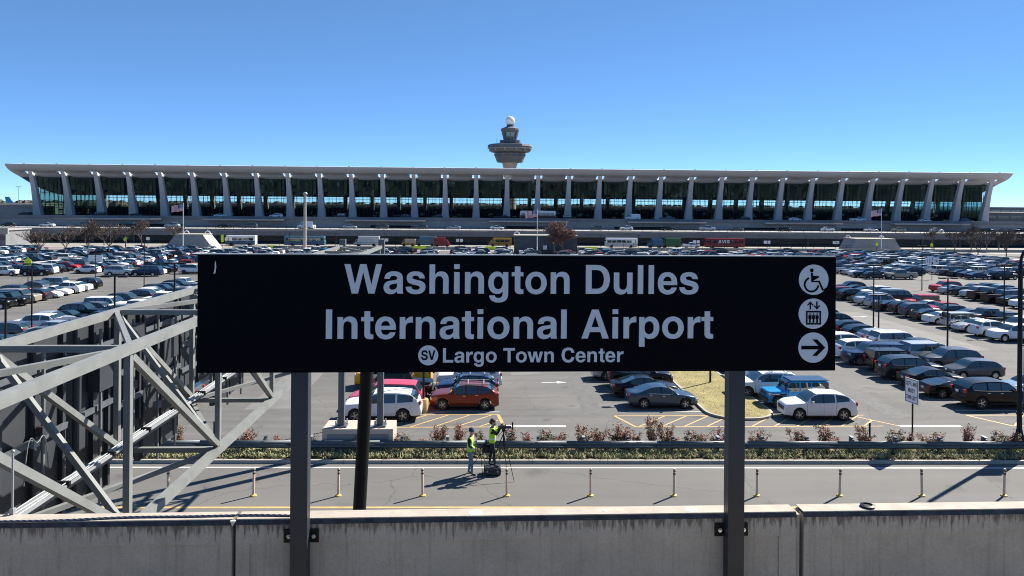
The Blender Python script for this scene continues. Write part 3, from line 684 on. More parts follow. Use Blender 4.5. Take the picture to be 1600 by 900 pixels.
# leaning black pole between wall and road
pl = thing('black_pole', 'thick black pole leaning slightly behind the wall under the sign', 'pole')
MB().tube((-2.24, 12, RZ), (-1.825, 12, 12.5), .105, n=20).build('shaft', M['black_metal'], pl, smooth=40)
MB().lathe([(.22, 0), (.22, .06), (.14, .1)], (-2.24, 12, RZ), 20).build('base_flange', M['black_metal'], pl)

# ------------------------------------------------------------------ overhead sign truss on the left
XA, XB, HT, HB = -6.03, -4.39, CAMZ-1.81, CAMZ-4.08
YN = [6.2+3.1*i for i in range(9)]
tb = thing('sign_gantry', 'grey steel box truss gantry reaching over the road to two tall legs', 'gantry')
def member(nm, a, b, w, m='steel_grey'): MB().bar(a, b, w, w).build(nm, M[m], tb)
for x, h in ((XA, HT), (XB, HT), (XA, HB), (XB, HB)): MB().bar((x, 5.9, h), (x, 31.4, h), .12, .12).build('chord', M['steel_grey'], tb)
for i, y in enumerate(YN):
    for x in (XA, XB): member('upright', (x, y, HB+.06), (x, y, HT-.06), .082)
    for h in (HT, HB): member('cross_strut', (XA+.06, y, h), (XB-.06, y, h), .08)
    member('cross_brace', (XA+.05, y, HT-.1), (XB-.05, y, HB+.1), .07)
    if i < 8:
        y2 = YN[i+1]
        for x in (XA, XB): member('diagonal', (x, y+.05, HT-.1), (x, y2-.05, HB+.1), .085)
        a, b = (XA, XB) if i % 2 == 0 else (XB, XA)
        member('lacing', (a, y+.05, HT), (b, y2-.05, HT), .07)
        a, b = (XB, XA) if i % 2 == 0 else (XA, XB)
        member('lacing', (a, y+.05, HB), (b, y2-.05, HB), .07)
for x in (XA, XB):
    l_ = MB().box((x, 31.65, (4.36+12.3)/2), (.25, .25, 12.3-4.36)).build('leg', M['steel_dark'], tb)
    MB().box((x, 31.65, 4.39), (.5, .5, .05)).build('base_plate', M['steel_dark'], l_)
    for sx in (-1, 1):
        for sy in (-1, 1): MB().tube((x+sx*.2, 31.65+sy*.2, 4.4), (x+sx*.2, 31.65+sy*.2, 4.62), .03, n=6).build('anchor_bolt', M['galvanised'], l_)
# cable tray with wires along the lower back chord
tr_ = MB().box((XA+.16, 14.0, HB+.12), (.16, 15.8, .03)); tr_.build('cable_tray', M['galvanised'], tb)
w = MB()
for k in range(3):
    pts = [Vector((XA+.10+.05*k+.015*math.sin(y*1.7+k), y, HB+.15+.01*math.sin(y*2.1+k*2))) for y in [6+.4*i for i in range(38)]]
    w.path(pts, .010, 5)
w.build('cables', M['galvanised'], tb, fix=False)
tw = MB()
for i in range(12): tw.box((XA+.16, 6.8+i*1.25, HB+.14), (.2, .05, .07))
tw.build('cable_tie', M['black_metal'], tb)
lp = MB(); pts = [Vector((XA+.02, 9.9+.55*t, HB+.35+.6*math.sin(t*math.pi)**.6+(.12*math.sin(9*t)))) for t in [i/16 for i in range(17)]]; lp.path(pts, .008, 5); lp.build('hanging_cable', M['steel_grey'], tb)
base = thing('footing', 'concrete footing block under the gantry legs behind the guard rail', 'footing')
MB().box((-5.27, 31.85, 3.76), (2.95, 1.3, 1.2)).build('block', M['concrete_warm'], base)
MB().box((-5.27, 31.19, 3.72), (2.55, .03, .85)).build('recessed_face', M['concrete_dark'], base)
# dark sign backs hung on the far side of the truss
PX = -6.45
def sign_back(label, y0, y1, zt, zb, ribs, seed):
    t = thing('overhead_sign', label, 'sign', (PX, 0, 0), 0, 'sign backs hung on the gantry'); rr = random.Random(seed)
    MB().box((-.14, (y0+y1)/2, (zt+zb)/2), (.10, y1-y0, zt-zb)).build('backing', M['panel_dark'], t)
    n = max(2, int((y1-y0)/.75))
    for i in range(n+1):
        y = y0+.06+(y1-y0-.12)*i/n
        MB().box((-.06, y, (zt+zb)/2), (.07, .07, zt-zb-.06)).build('rib', M['panel_dark'], t)
    for z in (zt-.45, (zt+zb)/2, zb+.5):
        MB().box((-.005, (y0+y1)/2, z), (.05, y1-y0-.04, .09)).build('rail', M['steel_dark'], t)
    for i in range(ribs):
        y = y0+(y1-y0)*(i+.5)/ribs
        MB().tube((.07, y, zb-.1), (.07, y, zt-.15), .028, n=8).build('conduit', M['steel_grey'], t)
        MB().box((.06, y, rr.uniform(zb+.6, zt-.8)), (.1, .16, .14)).build('junction_box', M['steel_grey'] if rr.random() < .5 else M['panel_dark'], t)
    for i in range(ribs+1):
        y, z = rr.uniform(y0+.3, y1-.3), rr.choice((zt-.45, (zt+zb)/2, zb+.5))
        MB().box((.035, y, z-.02), (.05, .14, .1)).build('clamp', M['galvanised'], t)
    MB().box((.02, (y0+y1)/2+.1, (zt+zb)/2+.55), (.2, min(.7, (y1-y0)*.4), .5)).build('control_cabinet', M['panel_dark'], t)
TP, BT = CAMZ-1.98, CAMZ-4.92
sign_back('dark sign back at the near end of the gantry, beside the silver rod', 5.6, 11.72, TP, BT, 4, 1)
sign_back('narrow dark sign back just right of the daylight gap in the gantry', 12.0, 13.1, TP+.02, BT, 1, 2)
sign_back('dark sign back in the middle of the gantry row, bottom set higher', 13.16, 14.25, TP, CAMZ-4.1, 1, 3)
sign_back('dark sign back with a low bottom edge above the red shrubs', 14.3, 15.95, TP, BT, 2, 4)
sign_back('dark sign back fourth from the near end, bottom level with the chord', 16.0, 18.1, TP, CAMZ-4.1, 2, 5)
sign_back('dark sign back at the far right end of the row, half behind the station sign', 18.15, 20.2, TP, BT, 2, 6)
# ------------------------------------------------------------------ cars
mk('car_glass', (.014, .030, .034), .04, spec=1.0, coat=.6); mk('lamp_clear', (.55, .57, .6), .12); mk('lamp_red', (.32, .01, .012), .2); mk('lamp_dark', (.04, .04, .045), .2); mk('plate_white', (.6, .6, .6), .5)
def paint(nm, c, metal=.0, rough=.32):
    m = mk('paint_'+nm, c, rough, metal=metal, coat=.35, spec=.2, noise=.03, scale=2); return m
paint('white', (.70, .71, .72)); paint('black', (.003, .003, .004)); paint('silver', (.40, .42, .44), .4, .3); paint('grey', (.085, .09, .098), .3, .3); paint('dark_grey', (.022, .024, .027), .2, .3)
paint('bus_yellow', (.30, .17, .03)); paint('bus_green', (.025, .10, .045)); paint('bus_blue', (.03, .10, .20)); paint('bus_red', (.20, .02, .03)); paint('bus_teal', (.07, .16, .20)); paint('bus_white', (.42, .43, .44))
paint('navy', (.012, .022, .06), .2, .3); paint('dark_red', (.17, .014, .016), .2, .3); paint('red', (.42, .03, .035)); paint('light_blue', (.20, .28, .36), .4, .3); paint('blue', (.015, .23, .52), .1)
paint('yellow', (.72, .36, .015)); paint('tan', (.32, .27, .21), .4, .3); paint('green', (.10, .42, .08)); paint('copper_red', (.19, .035, .017), .4, .28); paint('steel_blue', (.055, .085, .12), .5, .28); paint('pink_red', (.45, .05, .09))
# silhouette: (u from the nose, z) for hood / roof / boot line; belt line; glass between windscreen foot and rear glass foot
CT_ = {
'sedan':     dict(L=4.85, W=1.86, H=1.44, wr=.35, wb=(.185, .785), top=[(0, .60), (.025, .74), (.08, .84), (.18, .93), (.29, .98), (.36, 1.20), (.44, 1.38), (.54, 1.44), (.66, 1.39), (.76, 1.24), (.86, 1.09), (.97, 1.05), (1, .90)], belt=[(0, .60), (.1, .80), (.28, .93), (.84, 1.02), (1, .88)], ws=(.29, .44), rg=(.67, .86), pil=(.535,), roofw=.70),
'coupe':     dict(L=4.55, W=1.92, H=1.25, wr=.345, wb=(.19, .78), top=[(0, .50), (.05, .66), (.28, .86), (.44, 1.20), (.54, 1.25), (.68, 1.17), (.90, .98), (.98, .96), (1, .80)], belt=[(0, .5), (.1, .68), (.28, .82), (.84, .95), (1, .78)], ws=(.28, .44), rg=(.66, .88), pil=(.60,), roofw=.66),
'hatchback': dict(L=4.35, W=1.80, H=1.50, wr=.33, wb=(.19, .80), top=[(0, .65), (.03, .78), (.10, .87), (.25, 1.02), (.40, 1.44), (.52, 1.50), (.80, 1.44), (.93, 1.12), (.98, .98), (1, .80)], belt=[(0, .62), (.1, .84), (.25, .96), (.90, 1.06), (1, .8)], ws=(.25, .40), rg=(.82, .94), pil=(.53,), roofw=.72),
'crossover': dict(L=4.62, W=1.89, H=1.65, wr=.372, wb=(.185, .80), top=[(0, .74), (.02, .90), (.07, 1.0), (.17, 1.08), (.27, 1.12), (.35, 1.40), (.43, 1.60), (.54, 1.65), (.70, 1.62), (.83, 1.53), (.93, 1.26), (.975, 1.12), (1, .82)], belt=[(0, .70), (.07, .96), (.27, 1.06), (.6, 1.10), (.84, 1.18), (.93, 1.21), (1, .86)], ws=(.27, .43), rg=(.84, .94), pil=(.52, .69), roofw=.70),
'suv':       dict(L=4.95, W=1.98, H=1.76, wr=.40, wb=(.175, .775), top=[(0, .84), (.018, 1.0), (.055, 1.09), (.15, 1.15), (.26, 1.19), (.33, 1.46), (.40, 1.69), (.50, 1.76), (.68, 1.75), (.86, 1.66), (.95, 1.34), (.982, 1.16), (1, .82)], belt=[(0, .78), (.055, 1.04), (.26, 1.13), (.6, 1.16), (.86, 1.22), (.95, 1.27), (1, .88)], ws=(.26, .40), rg=(.87, .955), pil=(.50, .69), roofw=.76),
'large_suv': dict(L=5.25, W=2.03, H=1.92, wr=.405, wb=(.175, .765), top=[(0, .98), (.015, 1.12), (.05, 1.18), (.25, 1.26), (.35, 1.82), (.44, 1.92), (.90, 1.89), (.965, 1.40), (.99, 1.22), (1, .85)], belt=[(0, .9), (.05, 1.15), (.25, 1.21), (.96, 1.27), (1, .9)], ws=(.25, .35), rg=(.905, .968), pil=(.47, .67), roofw=.80),
'minivan':   dict(L=5.15, W=1.98, H=1.76, wr=.35, wb=(.185, .775), top=[(0, .70), (.03, .86), (.16, 1.03), (.36, 1.66), (.48, 1.76), (.88, 1.70), (.965, 1.20), (.99, 1.05), (1, .8)], belt=[(0, .66), (.08, .88), (.2, 1.0), (.95, 1.10), (1, .8)], ws=(.17, .36), rg=(.90, .967), pil=(.44, .66), roofw=.76),
'pickup':    dict(L=5.85, W=2.03, H=1.92, wr=.405, wb=(.165, .77), top=[(0, 1.0), (.012, 1.14), (.04, 1.20), (.23, 1.28), (.315, 1.84), (.37, 1.92), (.585, 1.90), (.635, 1.34), (.65, 1.32), (.985, 1.34), (1, 1.25)], belt=[(0, .92), (.04, 1.16), (.23, 1.22), (.64, 1.27), (.99, 1.29), (1, 1.2)], ws=(.23, .315), rg=(.59, .638), pil=(.435,), roofw=.80, bed=(.66, .975)),
'jeep':      dict(L=4.45, W=1.86, H=1.84, wr=.41, wb=(.165, .765), top=[(0, 1.00), (.008, 1.10), (.03, 1.13), (.29, 1.19), (.345, 1.76), (.37, 1.82), (.93, 1.80), (.952, 1.74), (.96, 1.16), (.965, .95)], belt=[(0, .9), (.03, 1.07), (.29, 1.10), (.95, 1.13), (1, .95)], ws=(.29, .345), rg=(.935, .96), pil=(.50, .68), roofw=.88, flat=True),
'van':       dict(L=5.6, W=2.05, H=2.45, wr=.36, wb=(.17, .76), top=[(0, .85), (.02, 1.05), (.10, 1.25), (.16, 1.36), (.27, 2.2), (.34, 2.40), (.45, 2.45), (.97, 2.42), (.99, 1.3), (1, .8)], belt=[(0, .8), (.06, 1.05), (.16, 1.28), (.98, 1.35), (1, .9)], ws=(.16, .29), rg=(.972, .99), pil=(.38, .60), roofw=.84),
}
def interp(pts, u, soft=True):                # monotone cubic through the control points
    n = len(pts)
    if u <= pts[0][0]: return pts[0][1]
    if u >= pts[-1][0]: return pts[-1][1]
    d = [(pts[i+1][1]-pts[i][1])/max(1e-6, pts[i+1][0]-pts[i][0]) for i in range(n-1)]
    k = next(i for i in range(n-1) if u <= pts[i+1][0])
    def m(i):
        if i == 0: return d[0]
        if i == n-1: return d[-1]
        return 0 if d[i-1]*d[i] <= 0 else 2*d[i-1]*d[i]/(d[i-1]+d[i])
    h = pts[k+1][0]-pts[k][0]; t = (u-pts[k][0])/h
    if h < .02: return pts[k][1]+(pts[k+1][1]-pts[k][1])*t
    return (2*t**3-3*t*t+1)*pts[k][1]+(t**3-2*t*t+t)*h*m(k)+(-2*t**3+3*t*t)*pts[k+1][1]+(t**3-t*t)*h*m(k+1)
def car_faces(ty, lod):
    # one lofted shell; nose towards +x, centred on the ground under the middle. Returns verts, faces with a key each
    P = CT_[ty]; L, W2, wr = P['L'], P['W']/2, P['wr']; ra = wr+.075; clear = .2 if ty not in ('pickup', 'jeep', 'large_suv', 'suv') else .27
    us = {0, .012, .035, .07, .93, .97, .99, 1, *P['ws'], *P['rg'], *[a for a, _ in P['top'] if a <= 1]}
    for p in P['pil']:
        us |= {p-.011, p+.011}
        if lod == 0: us |= {p-.0016, p+.0016}
    if lod == 0: us |= {P['ws'][0]+.022, P['ws'][0]+.0252}
    us.add(P['ws'][0]+(P['ws'][1]-P['ws'][0])*.5); us.add((P['rg'][0]+P['rg'][1])/2)
    for w in P['wb']:
        d = ra/L
        for k in ((1, .8, .45, 0) if lod == 0 else (1, .6)): us |= {w-d*k, w+d*k}
    if lod == 0: us |= {.14, .2, .31, .33, .38, .40, .47, .57, .62, .75, .8, .88, .90}
    if 'bed' in P: us |= {P['bed'][0], P['bed'][0]+.004, P['bed'][1]-.004, P['bed'][1]}
    us = sorted(us); us = [u for i, u in enumerate(us) if i == 0 or u-us[i-1] > (.0026 if lod == 0 else .012)]
    rows = []
    for u in us:
        e = abs(2*u-1); fr = u < .5
        wid = W2*(1-(.24 if fr else .15)*max(0, (e-.72)/.28)**2.4)*(.985 if fr else 1)
        if ty in ('jeep',): wid = W2*(.86 if u < .29 else .93)
        zb = clear+(.10*max(0, (e-.86)/.14))
        for w in P['wb']:
            dx = abs(u-w)*L
            if dx < ra: zb = max(zb, wr+math.sqrt(max(0, ra*ra-dx*dx))-.01 if dx < ra*.999 else zb)
        top = interp(P['top'], u); belt = min(interp(P['belt'], u), top-.01)
        cab = top > belt+.16
        mid = max(.62*belt, zb+.03); low = max(clear+.13, zb+.015)
        k = min(1, max(0, (top-belt-.02)/(P['H']-belt))) if P['ws'][0] < u < P['rg'][1] else 0
        wside = wid*(.955-(.955-P['roofw']*1.06)*k) if k > 0 else wid*.90
        wrail = wid*(.94-(.94-P['roofw'])*k) if k > 0 else wid*.80
        zside = belt+(top-belt)*(.86 if k > 0 else .55); zrail = belt+(top-belt)*(.965 if k > 0 else .85)
        crown = top; win = wrail*.55
        zin = top-.008
        if 'bed' in P and P['bed'][0]+.003 < u < P['bed'][1]-.003: crown = zin = .92; wrail = wid*.86; win = wid*.84; zside = belt+.03; zrail = belt+.05; wside = wid*.95
        elif 'bed' in P and u > P['rg'][1]: zside = belt+.03; zrail = belt+.05; wrail = wid*.86; win = wid*.84; wside = wid*.95; zin = crown = belt+.05
        x = L/2-u*L
        rows.append([(x, 0, zb), (x, wid*.90, zb), (x, wid*.985, low), (x, wid, mid), (x, wid*.985, belt-.05 if belt-.05 > mid else mid+.01), (x, wid*.955, belt), (x, wside, zside), (x, wrail, zrail), (x, win, zin), (x, 0, crown)])
    V, F = [], []
    n = 10
    for r in rows: V += r
    for r in rows: V += [(a, -b, c) for a, b, c in r]
    off = len(rows)*n
    for i in range(len(us)-1):
        um = (us[i]+us[i+1])/2
        for j in range(n-1):
            key = ('body',)
            if j == 0: key = ('under',)
            elif j == 1 and not ty == 'coupe': key = ('trim',)
            ws, rg = P['ws'], P['rg']
            if lod == 0 and 2 <= j <= 4 and (any(abs(um-p) < .001 for p in P['pil']) or abs(um-ws[0]-.0236) < .0012): key = ('trim',)
            if j == 5 and ws[0]+(ws[1]-ws[0])*.45 < um < rg[0]+(rg[1]-rg[0])*.35 and not any(abs(um-p) < .011 for p in P['pil']):
                if not (ty == 'van' and um > .38):
                    key = ('side', sum(um > p for p in P['pil']))
            if j == 5 and any(abs(um-p) < .011 for p in P['pil'][:1 if ty in ('suv', 'crossover') else 2]) and ty not in ('jeep', 'van'): key = ('trim',)
            if j >= 7:
                if ws[0] < um < ws[1]: key = ('front',)
                elif rg[0] < um < rg[1]: key = ('rear',)
            for s in (0, 1):
                a, b = i*n+j+s*off, (i+1)*n+j+s*off
                f = (a, a+1, b+1, b) if s == 1 else (a, b, b+1, a+1)
                F.append((f, key+(s,) if key[0] == 'side' else key))
    for i, s in ((0, 0), (len(us)-1, 1)):       # nose and tail caps
        ring = [i*n+j for j in range(n)]+[off+i*n+j for j in range(n-2, 0, -1)]
        F.append((tuple(ring) if s == 0 else tuple(ring[::-1]), ('body',)))
    return P, V, F
def sub_mesh(name, V, F, pick, mats, smooth=35):
    fs = [(f, pick.index(k) if k in pick else next(i for i, q in enumerate(pick) if q[0] == k[0])) for f, k in F if any(q == k or (len(q) == 1 and q[0] == k[0]) for q in pick)]
    used = sorted({i for f, _ in fs for i in f}); mp = {i: a for a, i in enumerate(used)}
    mb = MB(); mb.v = [V[i] for i in used]; mb.f = [tuple(mp[i] for i in f) for f, _ in fs]; mb.m = [m for _, m in fs]
    return mb.mesh(name, mats, smooth)
def wheel_meshes(wr):
    t = MB(); t.lathe([(wr*.62, -.10), (wr*.93, -.105), (wr, -.07), (wr, .07), (wr*.93, .105), (wr*.62, .10)], n=20, closed=False)
    for i, v in enumerate(t.v): t.v[i] = (v[0], v[2], v[1])
    r = MB(); r.lathe([(wr*.64, .055), (wr*.66, .098), (wr*.60, .098), (wr*.57, .06)], n=20, closed=False)
    r.lathe([(.001, .095), (wr*.15, .095), (wr*.17, .075)], n=10, closed=False)
    for k in range(5):
        a = 2*math.pi*k/5
        r.bar((wr*.10*math.cos(a), wr*.10*math.sin(a), .085), (wr*.62*math.cos(a), wr*.62*math.sin(a), .08), wr*.17, .03)
    for i, v in enumerate(r.v): r.v[i] = (v[0], v[2], v[1])
    b = MB(); b.lathe([(wr*.63, .03), (.001, .03)], n=16, closed=False)
    for i, v in enumerate(b.v): b.v[i] = (v[0], v[2], v[1])
    tm = t.mesh('tyre', M['tyre'], 40); rm = r.mesh('rim', M['alloy'], 30); bm_ = b.mesh('brake_disc', M['black_trim'])
    lo = MB(); lo.lathe([(wr*.6, -.1), (wr, -.08), (wr, .08), (wr*.62, .1)], n=12, closed=False); lo.lathe([(wr*.6, .102), (.001, .085)], n=10, mi=1, closed=False)
    for i, v in enumerate(lo.v): lo.v[i] = (v[0], v[2], v[1])
    lm = lo.mesh('wheel', [M['tyre'], M['alloy']], 40)
    return tm, rm, bm_, lm
KIT = {}
def kit(ty):
    if ty in KIT: return KIT[ty]
    P, V, F = car_faces(ty, 0); L, W2 = P['L'], P['W']/2
    d = {'P': P}
    d['body'] = sub_mesh('car_body', V, F, [('body',), ('trim',), ('under',)], [M['paint_white'], M['black_trim'], M['black_trim']], 42)
    d['front'] = sub_mesh('windscreen', V, F, [('front',)], M['car_glass']); d['rear'] = sub_mesh('rear_window', V, F, [('rear',)], M['car_glass'])
    sides = sorted({k for _, k in F if k[0] == 'side'})
    d['sides'] = [sub_mesh('side_window', V, F, [k], M['car_glass']) for k in sides]
    g = [('front',), ('rear',)]+[('side',)]
    d['glass'] = sub_mesh('car_windows', V, F, g, [M['car_glass']]*3)
    d['wheels'] = wheel_meshes(P['wr'])
    b0 = interp(P['belt'], .03); b1 = interp(P['belt'], .97)
    hl = MB(); hl.box((0, 0, 0), (.20, .38, .13)); d['headlight'] = hl.mesh('headlight', M['lamp_clear']); d['hl_pos'] = (L/2-.135, W2*.66, b0-.02-(.06 if ty != 'jeep' else .1))
    tl = MB(); tl.box((0, 0, 0), (.12, .30, .22 if ty not in ('sedan', 'coupe') else .15)); d['taillight'] = tl.mesh('taillight', M['lamp_red']); d['tl_pos'] = (-L/2+.075, W2*.74, b1-.04)
    gr = MB(); gr.box((L/2-.03, 0, b0-.16), (.08, W2*1.0, .22)); gr.box((L/2-.05, 0, .36), (.09, W2*1.3, .14)); d['grille'] = gr.mesh('grille', M['black_trim'])
    pl = MB(); pl.box((-L/2+.0, 0, b1-.16), (.03, .32, .15)); d['plate'] = pl.mesh('number_plate', M['plate_white'])
    mi = MB(); mi.box((0, 0, 0), (.12, .2, .13)); d['mirror'] = mi.mesh('wing_mirror', M['paint_white'])
    d['mi_pos'] = (L/2-(P['ws'][0]+.6*(P['ws'][1]-P['ws'][0]))*L, W2*1.02, interp(P['belt'], P['ws'][0])+.08)
    hd = MB(); hd.box((0, 0, 0), (.2, .03, .03)); d['handle'] = hd.mesh('door_handle', M['chrome'])
    tr_ = MB(); pts = sorted({(V[i][0], V[i][1], V[i][2]) for i in range(len(V)//2) if i % 10 == 5 and P['rg'][0]+.35*(P['rg'][1]-P['rg'][0]) > (L/2-V[i][0])/L > P['ws'][0]+.45*(P['ws'][1]-P['ws'][0])})
    for a, b in zip(pts, pts[1:]):
        for s in (-1, 1): tr_.bar((a[0], s*(a[1]+.004), a[2]+.006), (b[0], s*(b[1]+.004), b[2]+.006), .012, .022)
    d['window_trim'] = tr_.mesh('window_trim', M['chrome'])
    KIT[ty] = d; return d
def put(name, me, par, col=None, loc=None, rz=None):
    o = bpy.data.objects.new(name, me); COL.objects.link(o); o.parent = par
    if loc: o.location = loc
    if rz: o.rotation_euler = (0, 0, rz)
    if col: o.material_slots[0].link = 'OBJECT'; o.material_slots[0].material = M['paint_'+col]
    return o
NICE = {'large_suv': 'large SUV', 'suv': 'SUV', 'jeep': 'boxy off-roader', 'pickup': 'pickup truck', 'crossover': 'small SUV', 'coupe': 'sports coupe'}
CNAME = {'dark_grey': 'dark grey', 'dark_red': 'dark red', 'light_blue': 'pale blue', 'copper_red': 'copper red', 'steel_blue': 'slate blue', 'pink_red': 'bright red'}
def car(ty, col, x, y, nose, label, group, tier, z=0, jig=0, roof_col=None, rack=False):
    d = kit(ty); P = d['P']; L, W2, wr = P['L'], P['W']/2, P['wr']
    t = thing('pickup_truck' if ty == 'pickup' else 'van' if ty == 'van' else 'parked_car' if z == 0 else 'car', label, 'pickup' if ty == 'pickup' else 'van' if ty == 'van' else 'car', (x, y, z), (0 if nose > 0 else math.pi)+jig, group)
    vr = random.Random(int(x*131+y*17)); t.scale = (vr.uniform(.97, 1.03), vr.uniform(.98, 1.02), vr.uniform(1.0, 1.07) if ty in ('crossover', 'suv', 'hatchback') else vr.uniform(.98, 1.03))
    put('body', d['body'], t, col)
    if tier == 1:
        put('windscreen', d['front'], t); put('rear_window', d['rear'], t)
        for s in d['sides']: put('side_window', s, t)
        put('grille', d['grille'], t)
        if ty not in ('jeep', 'pickup') and col not in ('white', 'pink_red', 'copper_red'): put('window_trim', d['window_trim'], t)
        put("number_plate", d["plate"], t)
        for s in (-1, 1):
            put('wing_mirror', d['mirror'], t, col, (d['mi_pos'][0], s*d['mi_pos'][1], d['mi_pos'][2]))
            for u in (.50, .68) if ty not in ('coupe', 'pickup') else (.47,):
                put('door_handle', d['handle'], t, None, (L/2-u*L, s*W2*.975, interp(P['belt'], u)-.12))
    else: put('window_glass', d['glass'], t)
    if tier <= 2:
        for s in (-1, 1):
            put('headlight', d['headlight'], t, None, (d['hl_pos'][0], s*d['hl_pos'][1], d['hl_pos'][2])); put('taillight', d['taillight'], t, None, (d['tl_pos'][0], s*d['tl_pos'][1], d['tl_pos'][2]))
    tm, rm, bm_, lm = d['wheels']
    for w in P['wb']:
        for s in (-1, 1):
            lc = (L/2-w*L, s*(W2-.115), wr)
            if tier == 1:
                wo = put('wheel', tm, t, None, lc, 0 if s > 0 else math.pi); r_ = put('rim', rm, wo); put('brake_disc', bm_, wo)
            else: put('wheel', lm, t, None, lc, 0 if s > 0 else math.pi)
    if rack:
        rk = MB()
        for s in (-1, 1): rk.bar((-L*.36, s*W2*.66, P['H']+.05), (L*.06, s*W2*.66, P['H']+.03), .05, .05)
        rk.bar((-L*.05, -W2*.66, P['H']+.07), (-L*.05, W2*.66, P['H']+.07), .06, .04); rk.bar((-L*.28, -W2*.66, P['H']+.07), (-L*.28, W2*.66, P['H']+.07), .06, .04)
        put('roof_rack', rk.mesh('roof_rack', M['galvanised']), t)
    if ty == 'jeep' and tier == 1:
        sp = put('spare_wheel', tm, t, None, (-L/2+.02, 0, .98), math.pi/2); put('rim', rm, sp)
        ht = MB().box((-L*.16, 0, P['H']+.006), (L*.60, W2*1.6, .03)); put('hard_top', ht.mesh('hard_top', M['black_trim'] if not roof_col else M[roof_col]), t)
        fm = MB()
        for w in P['wb']:
            for s in (-1, 1): fm.box((L/2-w*L, s*W2*.93, wr*2+.11), (1.02, .26, .06))
        put('fender', fm.mesh('fender', M['black_trim']), t)
        bp = MB().box((L/2+.06, 0, .55), (.16, 1.6, .2)); put('bumper', bp.mesh('bumper', M['black_trim']), t)
    return t
G0 = 'cars parked at the near ends of the rows'
near = [
 ('suv', 'white', -6.5, 47.9, -1, 'white SUV behind the two gantry legs, tail toward the yellow lamp base', 0),
 ('minivan', 'pink_red', -6.6, 50.6, -1, 'bright red minivan behind the white SUV at the gantry legs', 0),
 ('jeep', 'black', -5.9, 53.4, 1, 'black boxy off-roader with hood toward the yellow lamp post base', 0),
 ('pickup', 'yellow', -6.8, 56.3, -1, 'yellow pickup truck partly hidden under the sign beside black off-roader', 0),
 ('crossover', 'copper_red', -1.3, 50.6, -1, 'copper red small SUV with roof rails, by the hatched yellow corner', 1),
 ('crossover', 'navy', -1.2, 53.3, -1, 'navy small SUV just behind the copper red one', 1),
 ('suv', 'white', -1.1, 56.0, -1, 'white SUV third in line behind the copper red one', 0),
 ('sedan', 'steel_blue', 12.25, 50.75, 1, 'slate blue sedan in front of the grass strip beside yellow hatching', 0),
 ('sedan', 'black', 11.7, 53.5, 1, 'black sedan just behind the slate blue sedan by the grass', 0),
 ('suv', 'black', 11.9, 56.2, 1, 'black SUV third from the hatching, nose to the grass strip', 0),
 ('sedan', 'silver', 11.0, 58.9, 1, 'silver sedan fourth from the hatching, half under the station sign', 0),
 ('crossover', 'white', 21.9, 47.9, -1, 'white small SUV at the row end right of the grass strip', 0),
 ('jeep', 'blue', 21.7, 50.8, -1, 'bright blue boxy off-roader with dark top behind the white SUV', 0),
 ('suv', 'white', 20.7, 53.6, -1, 'white SUV with roof bars, nose to grass, left of the blue off-roader', 1),
 ('sedan', 'grey', 21.5, 56.4, -1, 'grey sedan behind the white SUV with roof bars', 0),
 ('suv', 'black', 35.6, 50.5, 1, 'black SUV at the near row end behind the right lamp post', 0),
 ('coupe', 'black', 34.5, 53.3, 1, 'low black sports coupe behind the regulatory sign', 0),
 ('sedan', 'black', 34.8, 56.1, 1, 'black sedan with dark red lamps, third in the right row', 0),
 ('suv', 'dark_grey', 34.6, 58.8, 1, 'dark grey SUV fourth from the near end of the right row', 0),
 ('sedan', 'light_blue', 40.6, 53.5, -1, 'pale blue sedan facing left beside the right lamp post banner', 0),
 ('crossover', 'silver', 41.2, 50.8, -1, 'silver small SUV facing left directly behind the blue banner', 0),
]
for ty, col, x, y, nose, lab, rk in near: car(ty, col, x, y, nose, lab, G0, 1, rack=rk, jig=random.Random(int(x*7+y)).uniform(-.02, .02), roof_col='paint_steel_blue' if col == 'blue' else None)
# the rest of the lot: rows of stalls running away from the camera
rr = random.Random(21)
COLS = ['white']*30+['black']*28+['silver']*14+['grey']*10+['dark_grey']*9+['navy']*5+['dark_red']*2+['red']*2+['light_blue']*2+['tan']*2+['blue']
TYS = ['sedan']*24+['crossover']*24+['suv']*22+['large_suv']*9+['minivan']*6+['pickup']*8+['hatchback']*5+['jeep']*3+['coupe']*1
cars = []
for ri, (xc, side) in enumerate(sorted(ROWS)):
    for bi, (y0, y1) in enumerate(((49.3, 121), (139.5, 215))):
        y = y0+1.4; k = 0
        if bi == 0 and (-9 < xc < 26): y = y0+(11 if xc < 15 else 9.6)
        if bi == 0 and 30 < xc < 45: y = 61.5 if xc < 38 else 56.4
        while y < y1:
            if rr.random() > (.03 if bi == 0 else .04):
                nose = -side if rr.random() < .68 else side
                cars.append([rr.choice(TYS), rr.choice(COLS), xc+rr.uniform(-.25, .3)*(-side), y+rr.uniform(-.12, .12), nose, rr.uniform(-.02, .02), ri, bi, k])
            y += 2.75; k += 1
for c in sorted({x for x, _ in ROWS}):          # the far block is packed: cars also stand along the middle of its lanes
    if rr.random() < .8 and c > -125:
        ri = [x for x, _ in sorted(ROWS)].index(c); sd_ = dict(ROWS)[c]
        if sd_ > 0:
            y = 146
            while y < 214:
                if rr.random() < .85: cars.append([rr.choice(TYS), rr.choice(COLS), c+6.75+rr.uniform(-.3, .3), y, rr.choice((-1, 1)), rr.uniform(-.03, .03), ri, 2, 0])
                y += 2.75
